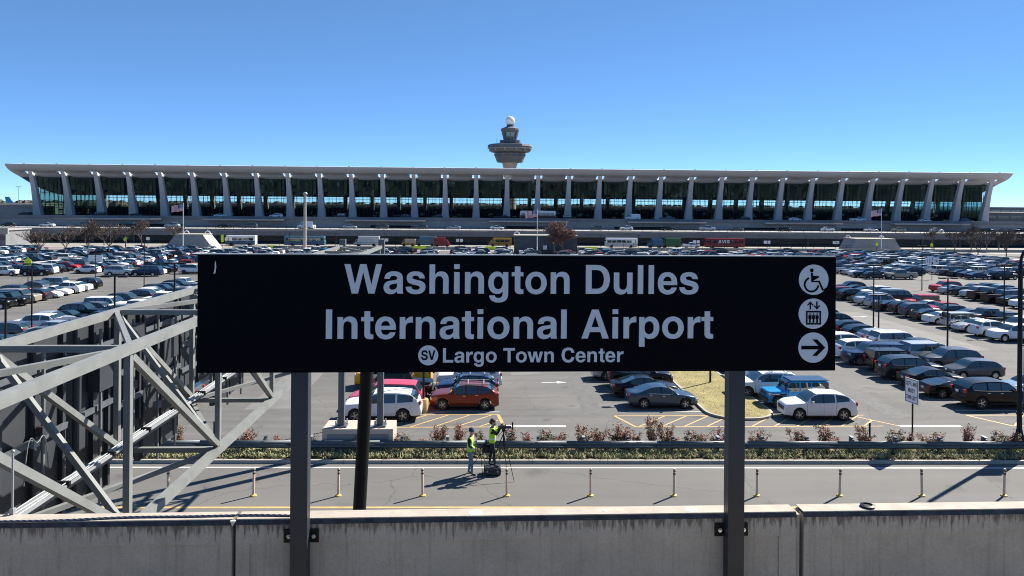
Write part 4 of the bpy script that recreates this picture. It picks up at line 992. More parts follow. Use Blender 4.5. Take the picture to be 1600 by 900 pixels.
# a few told apart in the photograph
def swap(x, y, ty, col, nose):
    c = min(cars, key=lambda c: abs(c[2]-x)+abs(c[3]-y)); c[0], c[1], c[4] = ty, col, nose
swap(62.9, 139.5, 'pickup', 'white', 1); swap(56.5, 139.5, 'pickup', 'white', 1); swap(77, 120, 'suv', 'red', -1); swap(-48, 141, 'pickup', 'white', -1); swap(-63, 141, 'large_suv', 'navy', -1); swap(97, 119, 'pickup', 'dark_red', -1)
def visible(c):
    b = px((c[2], c[3], .7)); a = px((c[2], c[3], 1.5))
    if not (-12 < b[0] < 1612): return 0
    if 325 < b[0] < 1290 and 404 < a[1] and b[1] < 583: return 1
    if b[0] < 325 and b[1] > 556-.29*b[0]: return 1
    return 2
vis = [c for c in cars if visible(c) == 2 and c[7] < 2]; extra = [c for c in cars if c[7] == 2 and visible(c)]; hid = [c for c in cars if visible(c) == 1 and c[7] < 2]
vis.sort(key=lambda c: c[3])
LIM = 235
ind, mass = vis[:LIM], vis[LIM:]+hid+extra
def rowname(xc, bi):
    xsn = sorted({c for c, _ in ROWS})
    right = [c for c in xsn if c > 27]; left = [c for c in xsn if c < -9][::-1]
    blk = 'near block' if bi == 0 else 'far block'
    if xc > 27: return blk+', %s row right of grass' % ORD[right.index(xc)]
    if xc < -9: return blk+', %s row left of gantry' % ORD[left.index(xc)]
    return blk+', row on %s side of grass strip' % ('left' if xc < 17 else 'right') if 8 < xc else blk+', %s row behind gantry legs' % ('left' if xc < -4 else 'right')
def near_lane(c): return (120.4-c[3])/2.75 if c[7] == 0 else (c[3]-140.9)/2.75
xs_sorted = sorted(ROWS)
byrow = {}
for c in ind: byrow.setdefault((c[6], c[7]), []).append(c)
for key, lst in byrow.items():
    lst.sort(key=near_lane)
    for i, c in enumerate(lst):
        lab = '%s %s, %s from crossing lane, %s' % (CNAME.get(c[1], c[1]), NICE.get(c[0], c[0]), ORD[i], rowname(xs_sorted[key[0]][0], key[1]))
        car(c[0], c[1], c[2], c[3], c[4], lab, 'cars parked in the long rows of the lot', 2 if c[3] < 112 else 3, jig=c[5])
# the rest, too small or hidden to pick apart: one mass
PAL = ['white', 'black', 'silver', 'grey', 'dark_grey', 'navy', 'dark_red', 'red', 'light_blue', 'tan', 'blue']
LO = {}
def lo_mesh(ty):
    if ty in LO: return LO[ty]
    P, V, F = car_faces(ty, 1); mb = MB(); mb.v = list(V)
    for f, k in F: mb.f.append(f); mb.m.append({'body': 0, 'trim': 1, 'under': 1}.get(k[0], 2))
    for w in P['wb']:
        for s in (-1, 1): mb.tube((P['L']/2-w*P['L'], s*P['W']/2*.99, P['wr']), (P['L']/2-w*P['L'], s*P['W']/2*.72, P['wr']), P['wr'], n=8, mi=1)
    for s in (-1, 1): mb.box((-P['L']/2+.06, s*P['W']*.37, interp(P['belt'], .97)-.04), (.12, .3, .2), 3); mb.box((P['L']/2-.13, s*P['W']*.33, interp(P['belt'], .03)-.08), (.2, .36, .13), 4)
    LO[ty] = (np.array(mb.v), mb.f, mb.m); return LO[ty]
big = MB()
for ty, col, x, y, nose, jig, ri, bi, k in mass:
    v, f, m = lo_mesh(ty); a = (0 if nose > 0 else math.pi)+jig; ca, sa = math.cos(a), math.sin(a)
    w = np.stack([v[:, 0]*ca-v[:, 1]*sa+x, v[:, 0]*sa+v[:, 1]*ca+y, v[:, 2]], 1)
    b = len(big.v); big.v += [tuple(q) for q in w]; ci = PAL.index(col)+4
    big.f += [tuple(b+i for i in q) for q in f]; big.m += [(ci if q == 0 else q-1) for q in m]
me = big.mesh('parked_cars', [M['black_trim'], M['car_glass'], M['lamp_red'], M['lamp_clear']]+[M['paint_'+c] for c in PAL], 35, fix=False)
o = link('parked_cars', me); o['kind'] = 'stuff'
# cars on the arrivals and departures roads below the terminal
i = 0
for road, yy, zz_, n, lo_, hi in (('arrivals', 263.0, 5.0, 26, -172, 205), ('departures', 280.5, 8.3, 17, -176, 205)):
    xs2 = sorted(rr.uniform(lo_, hi) for _ in range(n*2)); keep = []
    for x in xs2:
        if not keep or x-keep[-1] > 6.5: keep.append(x)
    keep = keep[:n] if len(keep) > n else keep
    keep = [xs2[0]+(hi-lo_)*(q+rr.uniform(-.3, .3))/n for q in range(n)]
    for q, x in enumerate(keep):
        ty = rr.choice(TYS); col = rr.choice(COLS)
        car(ty, col, x, yy+rr.uniform(-1.5, 2.5), rr.choice((-1, 1)), '%s %s on the %s road below the terminal, %s car from the left' % (CNAME.get(col, col), NICE.get(ty, ty), road, ORD[q]), 'cars on the %s road' % road, 3, z=zz_)
print('CARS', len(near), len(ind), len(mass), len(hid))
# ------------------------------------------------------------------ guard rail behind the kerb
gr = thing('guard_rail', 'long steel guard rail between the planted strip and the shrubs', 'guard rail')
RO = 30.95
prof = [(0, 0), (-.02, .035), (-.08, .06), (-.08, .115), (-.015, .145), (-.015, .17), (-.08, .2), (-.08, .255), (-.02, .28), (0, .315)]
for k in range(14):
    xa = -27+k*3.81; b = MB(); n = len(prof); zt = RZ+.32
    for x in (xa, xa+3.84): b.v += [(x, RO+SK*x+dy-.001*k, zt+dz) for dy, dz in prof]
    b.f = [(i, i+1, n+i+1, n+i) for i in range(n-1)]; b.m = [0]*(n-1)
    o = b.build('rail_beam', M['rail_steel'], gr, smooth=40); md = o.modifiers.new('t', 'SOLIDIFY'); md.thickness = .006
pm = MB().box((0, .17, .36), (.12, .15, .78)).mesh('rail_post', M['rail_steel']); bm_ = MB().box((0, .045, .49), (.12, .1, .36)).mesh('spacer_block', M['rail_steel']); cp = MB().box((0, .12, .765), (.13, .3, .03)).mesh('post_cap', M['galvanised'])
for k in range(28):
    x = -26.2+k*1.9; o = link('rail_post', pm, gr, (x, RO+SK*x, RZ+.02)); link('spacer_block', bm_, o)
    if k % 3 == 1: link('post_cap', cp, o)

# ------------------------------------------------------------------ yellow delineator posts
mk('delineator_tan', (.60, .41, .29), .6, noise=.12, scale=8); mk('delineator_base', (.55, .36, .08), .6)
dm = [MB().lathe([(.044, .05), (.044, .98), (.03, 1.0)], n=10).mesh('tube', M['delineator_tan'], 40),
      MB().lathe([(.12, 0), (.11, .035), (.05, .06), (.04, .1)], n=8).mesh('foot', M['delineator_base']),
      MB().lathe([(.0465, .78), (.0465, .84)], n=10).mesh('reflector_band', M['black_trim']), MB().lathe([(.0465, .89), (.0465, .94)], n=10).mesh('reflector_band', M['black_trim'])]
nv = 0
for k in range(-6, 7):
    x = .86+3.03*k
    t = thing('delineator_post', '%s slim tan delineator post from the left along the road edge' % ORD[k+6], 'post', (x, 26.69+SK*x, RZ+.004), random.Random(k).uniform(0, 1), 'delineator posts along the road')
    t.rotation_euler.x = random.Random(k+50).uniform(-.02, .02); t.rotation_euler.y = random.Random(k+80).uniform(-.03, .03)
    for m in dm: link(m.name.split('.')[0], m, t)

# ------------------------------------------------------------------ shrubs with red and green winter leaves
mk('leaf_red', (.24, .06, .045), .7, noise=.35, scale=4); mk('leaf_pink', (.32, .13, .085), .7); mk('leaf_green', (.075, .095, .035), .7, noise=.3, scale=4); mk('leaf_tan', (.26, .17, .075), .8)
def shrub_mesh(seed, w, mix):
    rr = random.Random(seed); lf = MB(); st = MB()
    for s in range(13):
        a = rr.uniform(0, 6.28); lean = rr.uniform(.05, .50)*w; h = rr.uniform(.5, 1.0)
        top = Vector((math.cos(a)*lean, math.sin(a)*lean, h)); st.tube((top.x*.15, top.y*.15, 0), top, .010, .005, 4, caps=False)
        for c in range(rr.randint(4, 7)):
            t = rr.uniform(.35, 1.03); c0 = Vector((top.x*(.15+.85*t), top.y*(.15+.85*t), h*t)); rad = rr.uniform(.09, .20); mi = rr.choice(mix)
            for l in range(rr.randint(13, 22)):
                d = Vector((rr.gauss(0, 1), rr.gauss(0, 1), rr.gauss(0, .8))).normalized()*rad*rr.random()**.5
                p = c0+d; u = Vector((rr.gauss(0, 1), rr.gauss(0, 1), rr.gauss(0, .6))).normalized(); v = u.cross(Vector((rr.gauss(0, 1), rr.gauss(0, 1), 1))).normalized()
                L, W_ = rr.uniform(.03, .055), rr.uniform(.014, .024)
                lf.add([p-u*L, p-v*W_, p+u*L, p+v*W_], [(0, 1, 2, 3)], mi if rr.random() < .8 else rr.randrange(4))
    return lf.mesh('leaves', [M['leaf_red'], M['leaf_pink'], M['leaf_green'], M['leaf_tan']], fix=False), st.mesh('stem', M['twig_red'])
SM = [shrub_mesh(1, 1.0, (0, 0, 1, 2)), shrub_mesh(2, .8, (2, 2, 0, 3)), shrub_mesh(3, 1.2, (0, 1, 3, 2)), shrub_mesh(4, .7, (1, 1, 0)), shrub_mesh(5, 1.1, (2, 3, 0, 0))]
SH = [(285, 1.0, 0, .8), (395, .9, 0, 1), (437, .6, 3, .6), (488, .75, 0, .7), (520, .6, 4, .6), (630, .8, 1, 1), (665, .45, 3, .9), (690, 1.25, 2, .8), (720, 1.2, 3, .9), (755, .9, 1, .7), (803, 1.05, 1, .9), (828, .75, 3, .8), (857, 1.0, 1, 1.0),
      (880, .8, 0, .9), (912, 1.1, 4, .9), (937, 1.0, 2, .9), (970, 1.15, 0, 1.3), (990, .95, 2, 1.0), (1020, 1.5, 4, .8), (1044, 1.35, 2, .8), (1059, .6, 3, 1), (1083, 1.0, 1, 1), (1100, .7, 3, .8), (1128, .9, 0, .8), (1192, .85, 0, 1.0), (1250, 1.0, 4, .9), (1298, 1.05, 0, 1.2),
      (1357, 1.05, 4, 1.0), (1407, 1.0, 1, 1.1), (1432, .75, 3, .7), (1463, .85, 2, 1.1), (1518, 1.2, 3, .8), (1550, .6, 2, .8), (1572, .95, 1, .9), (1597, .8, 0, .9)]
for i, (X, h, k, w) in enumerate(SH):
    rr = random.Random(i); x = (X-758.5)/1155*31.7*1.0; y = 31.65+SK*x+rr.uniform(-.15, .15)
    kind = ('red and green', 'dark green and red', 'straggly pink and tan', 'small bright red', 'brownish green')[k]
    nb = 'left of the footing' if X < 520 else 'between footing and the two people' if X < 760 else 'between the people and the right sign post' if X < 1140 else 'between the right sign post and the lettered road sign' if X < 1436 else 'right of the lettered road sign'
    t = thing('shrub', '%s shrub behind the guard rail, %s from the left' % (kind, ORD[i]), 'shrub', (x, y, RZ+.05), rr.uniform(0, 6), 'shrubs behind the guard rail')
    t.scale = (w*1.0, w*1.0, h*.95)
    o = link('leaves', SM[k][0], t); o['kind'] = 'stuff'; link('stem', SM[k][1], t)
for X in (340, 804, 1369):
    x = (X-758.5)/1155*31.9
    tag(MB().box((x, 32.0+SK*x, RZ+.55), (.07, .05, 1.1)).build('marker_post', M['black_metal']), 'short dark marker post among the shrubs, %s' % ('left of the footing' if X == 340 else 'just right of the camera tripod' if X == 804 else 'left of the lettered road sign'), 'post')

# ------------------------------------------------------------------ two people by the road
mk('skin', (.42, .25, .18), .55); mk('denim', (.12, .17, .26), .9, noise=.25, scale=9); mk('dark_cloth', (.014, .015, .018), .85); mk('navy_knit', (.03, .045, .08), .95); mk('hair_dark', (.03, .02, .015), .7); mk('vest_lime', (.38, .66, .02), .7); mk('vest_stripe', (.62, .64, .62), .35); mk('shoe', (.02, .02, .022), .6)
def skin_body(nodes, edges, segs):
    # nodes: name -> (x, y, z, radius); segs: list of (material index, node a, node b)
    names = list(nodes); me = bpy.data.meshes.new('body'); me.from_pydata([nodes[n][:3] for n in names], [(names.index(a), names.index(b)) for a, b in edges], [])
    o = bpy.data.objects.new('body', me); COL.objects.link(o)
    o.modifiers.new('s', 'SKIN'); 
    for i, n in enumerate(names):
        v = me.skin_vertices[0].data[i]; v.radius = (nodes[n][3], nodes[n][3]); v.use_root = (n == 'pelvis')
    sb = o.modifiers.new('sub', 'SUBSURF'); sb.levels = 2; sb.render_levels = 2
    dg = bpy.context.evaluated_depsgraph_get(); out = bpy.data.meshes.new_from_object(o.evaluated_get(dg)); bpy.data.objects.remove(o)
    S_ = [(m, Vector(nodes[a][:3]), Vector(nodes[b][:3])) for m, a, b in segs]; tags = []
    for p in out.polygons:
        best = None; c = p.center
        for m, a, b in S_:
            t = max(0, min(1, (c-a).dot(b-a)/max(1e-9, (b-a).length_squared))); d = (c-(a+(b-a)*t)).length
            if best is None or d < best[0]: best = (d, m)
        p.material_index = best[1]; p.use_smooth = True
    out.name = 'body'; return out
def person(label, loc, arms, lower, upper, beanie, lean=0):
    t = thing('person', label, 'person', loc, 0)
    N = {'pelvis': (0, 0, .97, .135), 'waist': (.0, 0, 1.12, .125), 'chest': (.015, 0, 1.32, .155), 'neck0': (.01, 0, 1.47, .075), 'neck1': (.03, 0, 1.53, .058), 'head0': (.045, 0, 1.60, .082), 'head1': (.04, 0, 1.69, .092), 'head2': (.03, 0, 1.745, .06)}
    E_ = [('pelvis', 'waist'), ('waist', 'chest'), ('chest', 'neck0'), ('neck0', 'neck1'), ('neck1', 'head0'), ('head0', 'head1'), ('head1', 'head2')]
    SG = [(1, 'pelvis', 'waist'), (1, 'waist', 'chest'), (1, 'chest', 'neck0'), (2, 'neck1', 'head0'), (2, 'head0', 'head2')]
    for s, nm in ((-1, 'r'), (1, 'l')):
        f = .10 if s < 0 else -.09
        N.update({nm+'hip': (.0, s*.095, .88, .10), nm+'knee': (f*.6+.02, s*.10, .50, .066), nm+'ank': (f, s*.105, .11, .046), nm+'heel': (f-.02, s*.105, .05, .042), nm+'toe': (f+.17, s*.125, .035, .038)})
        E_ += [('pelvis', nm+'hip'), (nm+'hip', nm+'knee'), (nm+'knee', nm+'ank'), (nm+'ank', nm+'heel'), (nm+'heel', nm+'toe')]
        SG += [(0, 'pelvis', nm+'hip'), (0, nm+'hip', nm+'knee'), (0, nm+'knee', nm+'ank'), (3, nm+'heel', nm+'toe')]
        el, wr_ = arms[nm]; hd = Vector(wr_)-Vector(el); hd.normalize(); pal = Vector(wr_)+hd*.06; side = Vector((0, -s, 0)); up = hd.cross(side).normalized()
        N.update({nm+'sh': (.0, s*.185, 1.42, .075), nm+'el': (*el, .050), nm+'wr': (*wr_, .034), nm+'palm': (*pal, .036)})
        E_ += [('chest', nm+'sh'), (nm+'sh', nm+'el'), (nm+'el', nm+'wr'), (nm+'wr', nm+'palm')]
        SG += [(1, 'chest', nm+'sh'), (1, nm+'sh', nm+'el'), (1, nm+'el', nm+'wr'), (2, nm+'palm', nm+'palm')]
        for q in range(4):
            b = pal+up*(.027-.018*q); L = (.065, .075, .07, .055)[q]
            k1 = b+hd*(.03+L*.5); k2 = k1+(hd*.5+side*.8).normalized()*L*.6
            N.update({'%sf%da' % (nm, q): (*k1, .0095), '%sf%db' % (nm, q): (*k2, .0085)}); E_ += [(nm+'palm', '%sf%da' % (nm, q)), ('%sf%da' % (nm, q), '%sf%db' % (nm, q))]; SG += [(2, nm+'palm', '%sf%da' % (nm, q)), (2, '%sf%da' % (nm, q), '%sf%db' % (nm, q))]
        th = pal+up*.045+side*.02; N[nm+'th'] = (*(th+hd*.03), .010); E_.append((nm+'palm', nm+'th')); SG.append((2, nm+'palm', nm+'th'))
    me = skin_body(N, E_, SG)
    for m in (lower, upper, 'skin', 'shoe'): me.materials.append(M[m])
    b = link('body', me, t)
    # vest: the torso's own surface lifted off by 2 cm
    v = MB(); ix = {}
    for p in me.polygons:
        c = p.center
        if .93 < c.z < 1.47 and abs(c.y) < .215 and c.x < .20 and p.material_index != 2:
            if c.x > .1 and abs(c.y) < .05: continue
            if c.z > 1.2 and (Vector((c.x, abs(c.y), c.z))-Vector((0, .25, 1.3))).length < .09: continue
            ids = []
            for q in p.vertices:
                if q not in ix: ix[q] = len(v.v); v.v.append(tuple(me.vertices[q].co+me.vertices[q].normal*.022))
                ids.append(ix[q])
            v.f.append(tuple(ids)); v.m.append(1 if (1.04 < c.z < 1.09 or (abs(abs(c.y)-.11) < .02 and c.z > 1.12)) else 0)
    vo = v.build('safety_vest', [M['vest_lime'], M['vest_stripe']], t, smooth=True); sm = vo.modifiers.new('t', 'SOLIDIFY'); sm.thickness = .012
    # face
    f = MB()
    for s in (-1, 1): f.sphere((.128, s*.034, 1.665), .011, 6)
    f.build('eyes', M['dark_cloth'], t); MB().sphere((.140, 0, 1.635), .020, 8, sq=(.9, .8, 1.3)).build('nose', M['skin'], t); MB().box((.122, 0, 1.595), (.02, .05, .010)).build('mouth', M['leaf_red'], t)
    for s in (-1, 1): MB().sphere((.03, s*.098, 1.65), .03, 8, sq=(.8, .35, 1.2)).build('ear', M['skin'], t)
    h = MB()
    if beanie: h.lathe([(.112, 1.685), (.117, 1.70), (.115, 1.73), (.10, 1.78), (.07, 1.82), (.02, 1.838)], (.035, 0, 0), 14); h.build('beanie', M['navy_knit'], t, smooth=True)
    else:
        h.lathe([(.104, 1.68), (.110, 1.71), (.098, 1.765), (.06, 1.80), (.01, 1.812)], (.022, 0, 0), 14); h.sphere((-.03, 0, 1.66), .085, 10); h.build('hair', M['hair_dark'], t, smooth=True)
        MB().sphere((.085, 0, 1.585), .062, 10, sq=(.9, 1.1, .8)).build('beard', M['hair_dark'], t, smooth=True)
    return t
p1 = person('person in navy beanie, lime safety vest and jeans standing on the road', (-.50, 28.85, RZ), {'r': ((.02, -.25, 1.16), (.20, -.12, 1.06)), 'l': ((.0, .25, 1.16), (.19, .10, 1.05))}, 'denim', 'dark_cloth', True)
p1.rotation_euler.z = -.25
p2 = person('bearded person in lime vest and black trousers filming from a black case', (.34, 28.85, RZ+.315), {'r': ((.17, -.24, 1.25), (.34, -.09, 1.52)), 'l': ((.18, .23, 1.25), (.35, .08, 1.53))}, 'dark_cloth', 'dark_cloth', False)
p2.scale = (1.03,)*3
cs = thing('equipment_case', 'black equipment case used as a step by the filming person', 'case', (.36, 28.85, RZ+.003))
o = MB().box((0, 0, .165), (.66, .46, .30)).build('case_body', M['black_trim'], cs); o.modifiers.new('b', 'BEVEL').width = .03
MB().box((0, 0, .19), (.68, .48, .02)).build('case_seam', M['black_metal'], cs)
for sx in (-.2, .2): MB().box((sx, -.24, .18), (.06, .03, .06)).build('latch', M['galvanised'], cs)
tp = thing('tripod', 'tall black camera tripod with one leg out on the road', 'tripod', (.78, 28.75, RZ))
for a, L in ((-62, .85), (75, .55), (170, .62)): MB().path([Vector((0, 0, 1.62)), Vector((math.cos(R(a))*L*.5, math.sin(R(a))*L*.5, .82)), Vector((math.cos(R(a))*L, math.sin(R(a))*L, .012))], lambda p: .012+.006*p.z, 6).build('leg', M['black_metal'], tp)
MB().tube((0, 0, 1.1), (0, 0, 1.72), .022, n=8).build('centre_column', M['black_metal'], tp); MB().box((0, 0, 1.74), (.12, .1, .07)).build('pan_head', M['black_metal'], tp); MB().tube((0, 0, 1.72), (-.22, -.06, 1.52), .009, n=6).build('pan_handle', M['black_metal'], tp)
vc = thing('video_camera', 'black video camera on top of the tripod pointing right', 'camera', (.78, 28.75, RZ+1.775))
o = MB().box((-.02, 0, .085), (.26, .11, .14)).build('camera_body', M['black_trim'], vc); o.modifiers.new('b', 'BEVEL').width = .015
le = MB().tube((.11, 0, .085), (.29, 0, .085), .042, .05, 14).build('lens', M['black_metal'], vc); MB().tube((.285, 0, .085), (.293, 0, .085), .04, n=14).build('front_element', M['car_glass'], le)
MB().path([Vector((-.1, 0, .155)), Vector((-.08, 0, .21)), Vector((.06, 0, .21)), Vector((.08, 0, .155))], .011, 6).build('top_handle', M['black_trim'], vc); MB().tube((-.15, 0, .11), (-.22, 0, .12), .028, n=10).build('viewfinder', M['black_trim'], vc); MB().box((.02, .07, .12), (.1, .02, .07)).build('flip_screen', M['black_trim'], vc)
sn = thing('equipment_stand', 'thin black stand carrying a tilted laptop tray between the two people', 'stand', (-.10, 29.0, RZ))
for a in (-80, 40, 160): MB().tube((0, 0, .75), (math.cos(R(a))*.5, math.sin(R(a))*.5, .01), .012, n=6).build('leg', M['black_metal'], sn)
MB().tube((0, 0, .6), (0, 0, 1.18), .016, n=8).build('mast', M['black_metal'], sn); MB().box((.05, 0, 1.2), (.62, .40, .025), mat=Matrix.Rotation(R(-4), 3, 'Y')).build('tray', M['black_trim'], sn)
lt = thing('laptop', 'silver laptop lying open on the stand tray', 'laptop', (-.05, 29.0, RZ+1.217)); MB().box((-.02, 0, .012), (.36, .25, .018)).build('keyboard_deck', M['galvanised'], lt); MB().box((.17, 0, .04), (.05, .25, .10), mat=Matrix.Rotation(R(25), 3, 'Y')).build('lid', M['black_trim'], lt)
bg_ = thing('shoulder_bag', 'black bag hanging under the laptop tray', 'bag', (.12, 28.97, RZ+.78)); o = MB().box((0, 0, .17), (.32, .2, .32)).build('pouch', M['dark_cloth'], bg_); o.modifiers.new('b', 'BEVEL').width = .06; MB().path([Vector((-.14, 0, .3)), Vector((-.05, 0, .41)), Vector((.05, 0, .41)), Vector((.14, 0, .3))], .012, 5).build('strap', M['dark_cloth'], bg_)

# ------------------------------------------------------------------ regulatory sign and banner lamp post on the strip
rs = thing('regulatory_sign', 'white lettered lane sign turned sideways on a dark post behind the rail', 'sign', (18.62, 31.5, RZ+.05), R(-80))
MB().tube((0, .03, 0), (0, .03, 3.05), .035, n=8).build('post', M['black_metal'], rs)
o = MB().box((0, -.02, 2.50), (.78, .02, 1.06)).build('sign_plate', M['sign_white'], rs)
fr = shape_mesh('border', [[(-.36, -.50), (.36, -.50), (.36, .50), (-.36, .50)], [(-.34, -.48), (.34, -.48), (.34, .48), (-.34, .48)]], .0008, M['black_metal']); b = link('border', fr, rs, (0, -.0325, 2.5)); b.rotation_euler.x = R(90)
for s, z, w in (('LEFT LANE', .22, .62), ('MUST', -.075, .40), ('TURN LEFT', -.38, .62)):
    me = shape_mesh('lettering', text_loops(s, -w/2, z, .17, w/2), .0008, M['black_metal']); b = link('lettering', me, rs, (0, -.0325, 2.5)); b.rotation_euler.x = R(90)
bl = thing('banner_lamp_post', 'black lamp post with blue banner at the right edge of the view', 'lamp post', (23.42, 31.5, RZ+.05))
MB().lathe([(.30, 0), (.30, .28), (.22, .34), (.20, .55), (.15, .62), (.13, .75), (.105, .85), (.09, 8.0)], n=14).build('shaft', M['black_metal'], bl, smooth=30)
MB().path([Vector((0, 0, 7.9)), Vector((.03, 0, 8.3)), Vector((.15, 0, 8.6)), Vector((.4, 0, 8.75)), Vector((.8, 0, 8.7))], .06, 8).build('arm', M['black_metal'], bl); MB().box((1.1, 0, 8.62), (.7, .3, .14)).build('lamp_head', M['black_metal'], bl)
o = MB().box((.63, 0, 3.2), (.92, .02, 2.6)).build('banner', M['sign_blue'], bl)
for z in (1.92, 4.48): MB().tube((0, 0, z), (1.12, 0, z), .022, n=6).build('banner_arm', M['black_metal'], bl)
for z in (2.05, 3.0): MB().lathe([(.13, 0), (.13, .10)], (0, 0, z-.6), 12).build('collar', M['black_metal'], bl)
me = shape_mesh('lettering', text_loops('DULLES', .24, 2.98, .17, 1.02), .0008, M['sign_white']); b = link('lettering', me, o, (0, -.0115, 0)); b.rotation_euler.x = R(90)
em = shape_mesh('emblem', [[(.26, 3.28), (.42, 3.30), (.50, 3.48), (.55, 3.48), (.53, 3.30), (.66, 3.30), (.66, 3.25), (.53, 3.25), (.49, 3.16), (.45, 3.16), (.46, 3.25), (.28, 3.24)]], .0008, M['sign_white']); b = link('emblem', em, o, (0, -.0115, 0)); b.rotation_euler.x = R(90)

# ------------------------------------------------------------------ lot lamps, mast, flags
def lamp(x, y, h, label):
    t = thing('lot_lamp', label, 'lamp post', (x, y, 0), 0, 'lamp posts in the parking lot')
    MB().tube((0, 0, 0), (0, 0, h), .085, .06, 8).build('pole', M['black_metal'], t)
    hd = MB().box((0, 0, h+.04), (.9, .10, .08)); hd.build('crossarm', M['black_metal'], t)
    for s in (-1, 1): MB().box((s*.55, 0, h+.02), (.55, .36, .12)).build('lamp_head', M['black_metal'], t)
    return t
LL = [(42.4, 79.1, 7.5, 'thin lamp post just right of the station sign, at the arrow symbol'), (41.4, 76.2, 4.6, 'short dark lamp post among cars right of the station sign'), (41.7, 65.1, 7.5, 'lamp post in the right half above the black cars'), (73.3, 121.4, 7.5, 'distant lamp post near the white pickup on the right'), (58.3, 80.9, 7.5, 'lamp post close left of the banner post'),
      (-45.4, 75.9, 7.5, 'lamp post at far left above the gantry'), (-23.8, 48.5, 9, 'lamp post rising behind the gantry\'s upper back chord'), (-24.3, 58.9, 9, 'lamp post left of the station sign\'s left edge'), (-30.9, 48.9, 7.5, 'leftmost lamp post, at the picture edge above gantry'), (-54.2, 119.8, 7.5, 'distant lamp post left of the flag pole'), (17.6, 56.9, 9.4, 'lamp post on the grass strip under the sign')]
for a in LL: lamp(*a)
t = lamp(-4.0, 49.3, 8.8, 'lamp post on a yellow concrete base between two parked rows')
MB().lathe([(.33, 0), (.33, .85), (.29, .9)], n=16).build('concrete_base', M['yellow_paint'], t, smooth=40)
hm = thing('high_mast', 'tall pale mast with a ring of lamps above the left of the sign', 'mast', (-49.2, 204, 0))
MB().tube((0, 0, 0), (0, 0, 16.3), .50, .34, 14).build('shaft', M['concrete_warm'], hm); MB().lathe([(.36, 16.1), (.62, 16.3), (.66, 16.6), (.4, 16.85), (.1, 16.95)], n=14).build('lamp_ring', M['galvanised'], hm, smooth=True); MB().lathe([(1.3, 0), (1.1, 1.2), (.7, 1.4)], n=12).build('base', M['concrete_warm'], hm)
mk('flag_red', (.50, .05, .06), .8); mk('flag_white', (.75, .73, .72), .8); mk('flag_blue', (.03, .04, .15), .8)
def flag(x, y, ztop, zb, label):
    p = thing('flagpole', label, 'flagpole', (x, y, 0)); MB().tube((0, 0, zb), (0, 0, ztop), .14, .07, 8).build('pole', M['white_plain'], p); MB().sphere((0, 0, ztop+.12), .16, 8).build('finial', M['galvanised'], p)
    f = MB(); W_, H_ = 3.3, 2.0; nx_, nz_ = 14, 13
    P = lambda i, j: (-W_*i/nx_-.05, .22*math.sin(i*.9)*(i/nx_), ztop-.15-H_*j/nz_-.35*(i/nx_)**1.4+.08*math.sin(i*.8))
    for i in range(nx_):
        for j in range(nz_): f.quad(P(i, j), P(i+1, j), P(i+1, j+1), P(i, j+1), 2 if (i < 6 and j < 7) else j % 2)
    for i in range(5):
        for j in range(4):
            a = P(i+.6, j*1.7+.6); 
            for dy in (-.03, .03): f.quad((a[0]-.07, a[1]+dy, a[2]-.07), (a[0]+.07, a[1]+dy, a[2]-.07), (a[0]+.07, a[1]+dy, a[2]+.07), (a[0]-.07, a[1]+dy, a[2]+.07), 1)
    o = f.build('flag_cloth', [M['flag_red'], M['flag_white'], M['flag_blue']], fix=False); o.location = (x, y, 0); tag(o, 'stars and stripes flag flying left from the %s flagpole' % label.split()[0], 'flag')
flag(-87.5, 217.7, 13.4, 0, 'leftmost white flagpole in front of the sloped concrete stair block'); flag(14.6, 206.0, 12.6, 0, 'middle white flagpole beside the red bare tree'); flag(125.3, 229.4, 13.4, 0, 'rightmost white flagpole in front of the right stair block')
# ------------------------------------------------------------------ concrete stair blocks and dark kiosk at the far edge of the lot
def block(label, bot, top, h, y0, y1, m, loc):
    t = thing('stair_block', label, 'building', loc)
    b = MB(); (a, b_), (c, d) = bot, top
    vs = [(a, y0, 0), (b_, y0, 0), (b_, y1, 0), (a, y1, 0), (c, y0+.4, h), (d, y0+.4, h), (d, y1, h), (c, y1, h)]
    b.add(vs, [(0, 1, 5, 4), (1, 2, 6, 5), (2, 3, 7, 6), (3, 0, 4, 7), (4, 5, 6, 7), (0, 3, 2, 1)]); b.build('walls', M[m], t)
    MB().box(((c+d)/2, (y0+y1)/2+.2, h+.1), (d-c+.4, y1-y0, .22)).build('coping', M['kerb_concrete'], t)
    for x in (c+.8, d-.8):
        r_ = MB(); r_.path([Vector((x-.8, y1-1, h)), Vector((x-.6, y1-1, h+.7)), Vector((x, y1-1, h+1.0)), Vector((x+.6, y1-1, h+.7)), Vector((x+.8, y1-1, h))], .16, 6); r_.build('vent_hoop', M['white_plain'], t)
    return t
block('sloped grey concrete stair block at the left flagpole', (-95.5, -80.9), (-92.2, -84.2), 4.2, 223.5, 231, 'concrete_grey', (0, 0, 0))
block('sloped grey concrete stair block at the right flagpole', (116.5, 133.6), (118.6, 131.4), 3.7, 232, 240, 'concrete_grey', (0, 0, 0))
mk('kiosk_dark', (.05, .058, .068), .7, noise=.15, scale=.3)
k = block('dark blue grey kiosk block behind the red bare tree', (8.5, 26.2), (8.5, 26.2), 5.1, 208.5, 216, 'kiosk_dark', (0, 0, 0))
MB().box((17.0, 208.42, 1.9), (1.1, .1, 1.1)).build('number_plate', M['sign_white'], k)

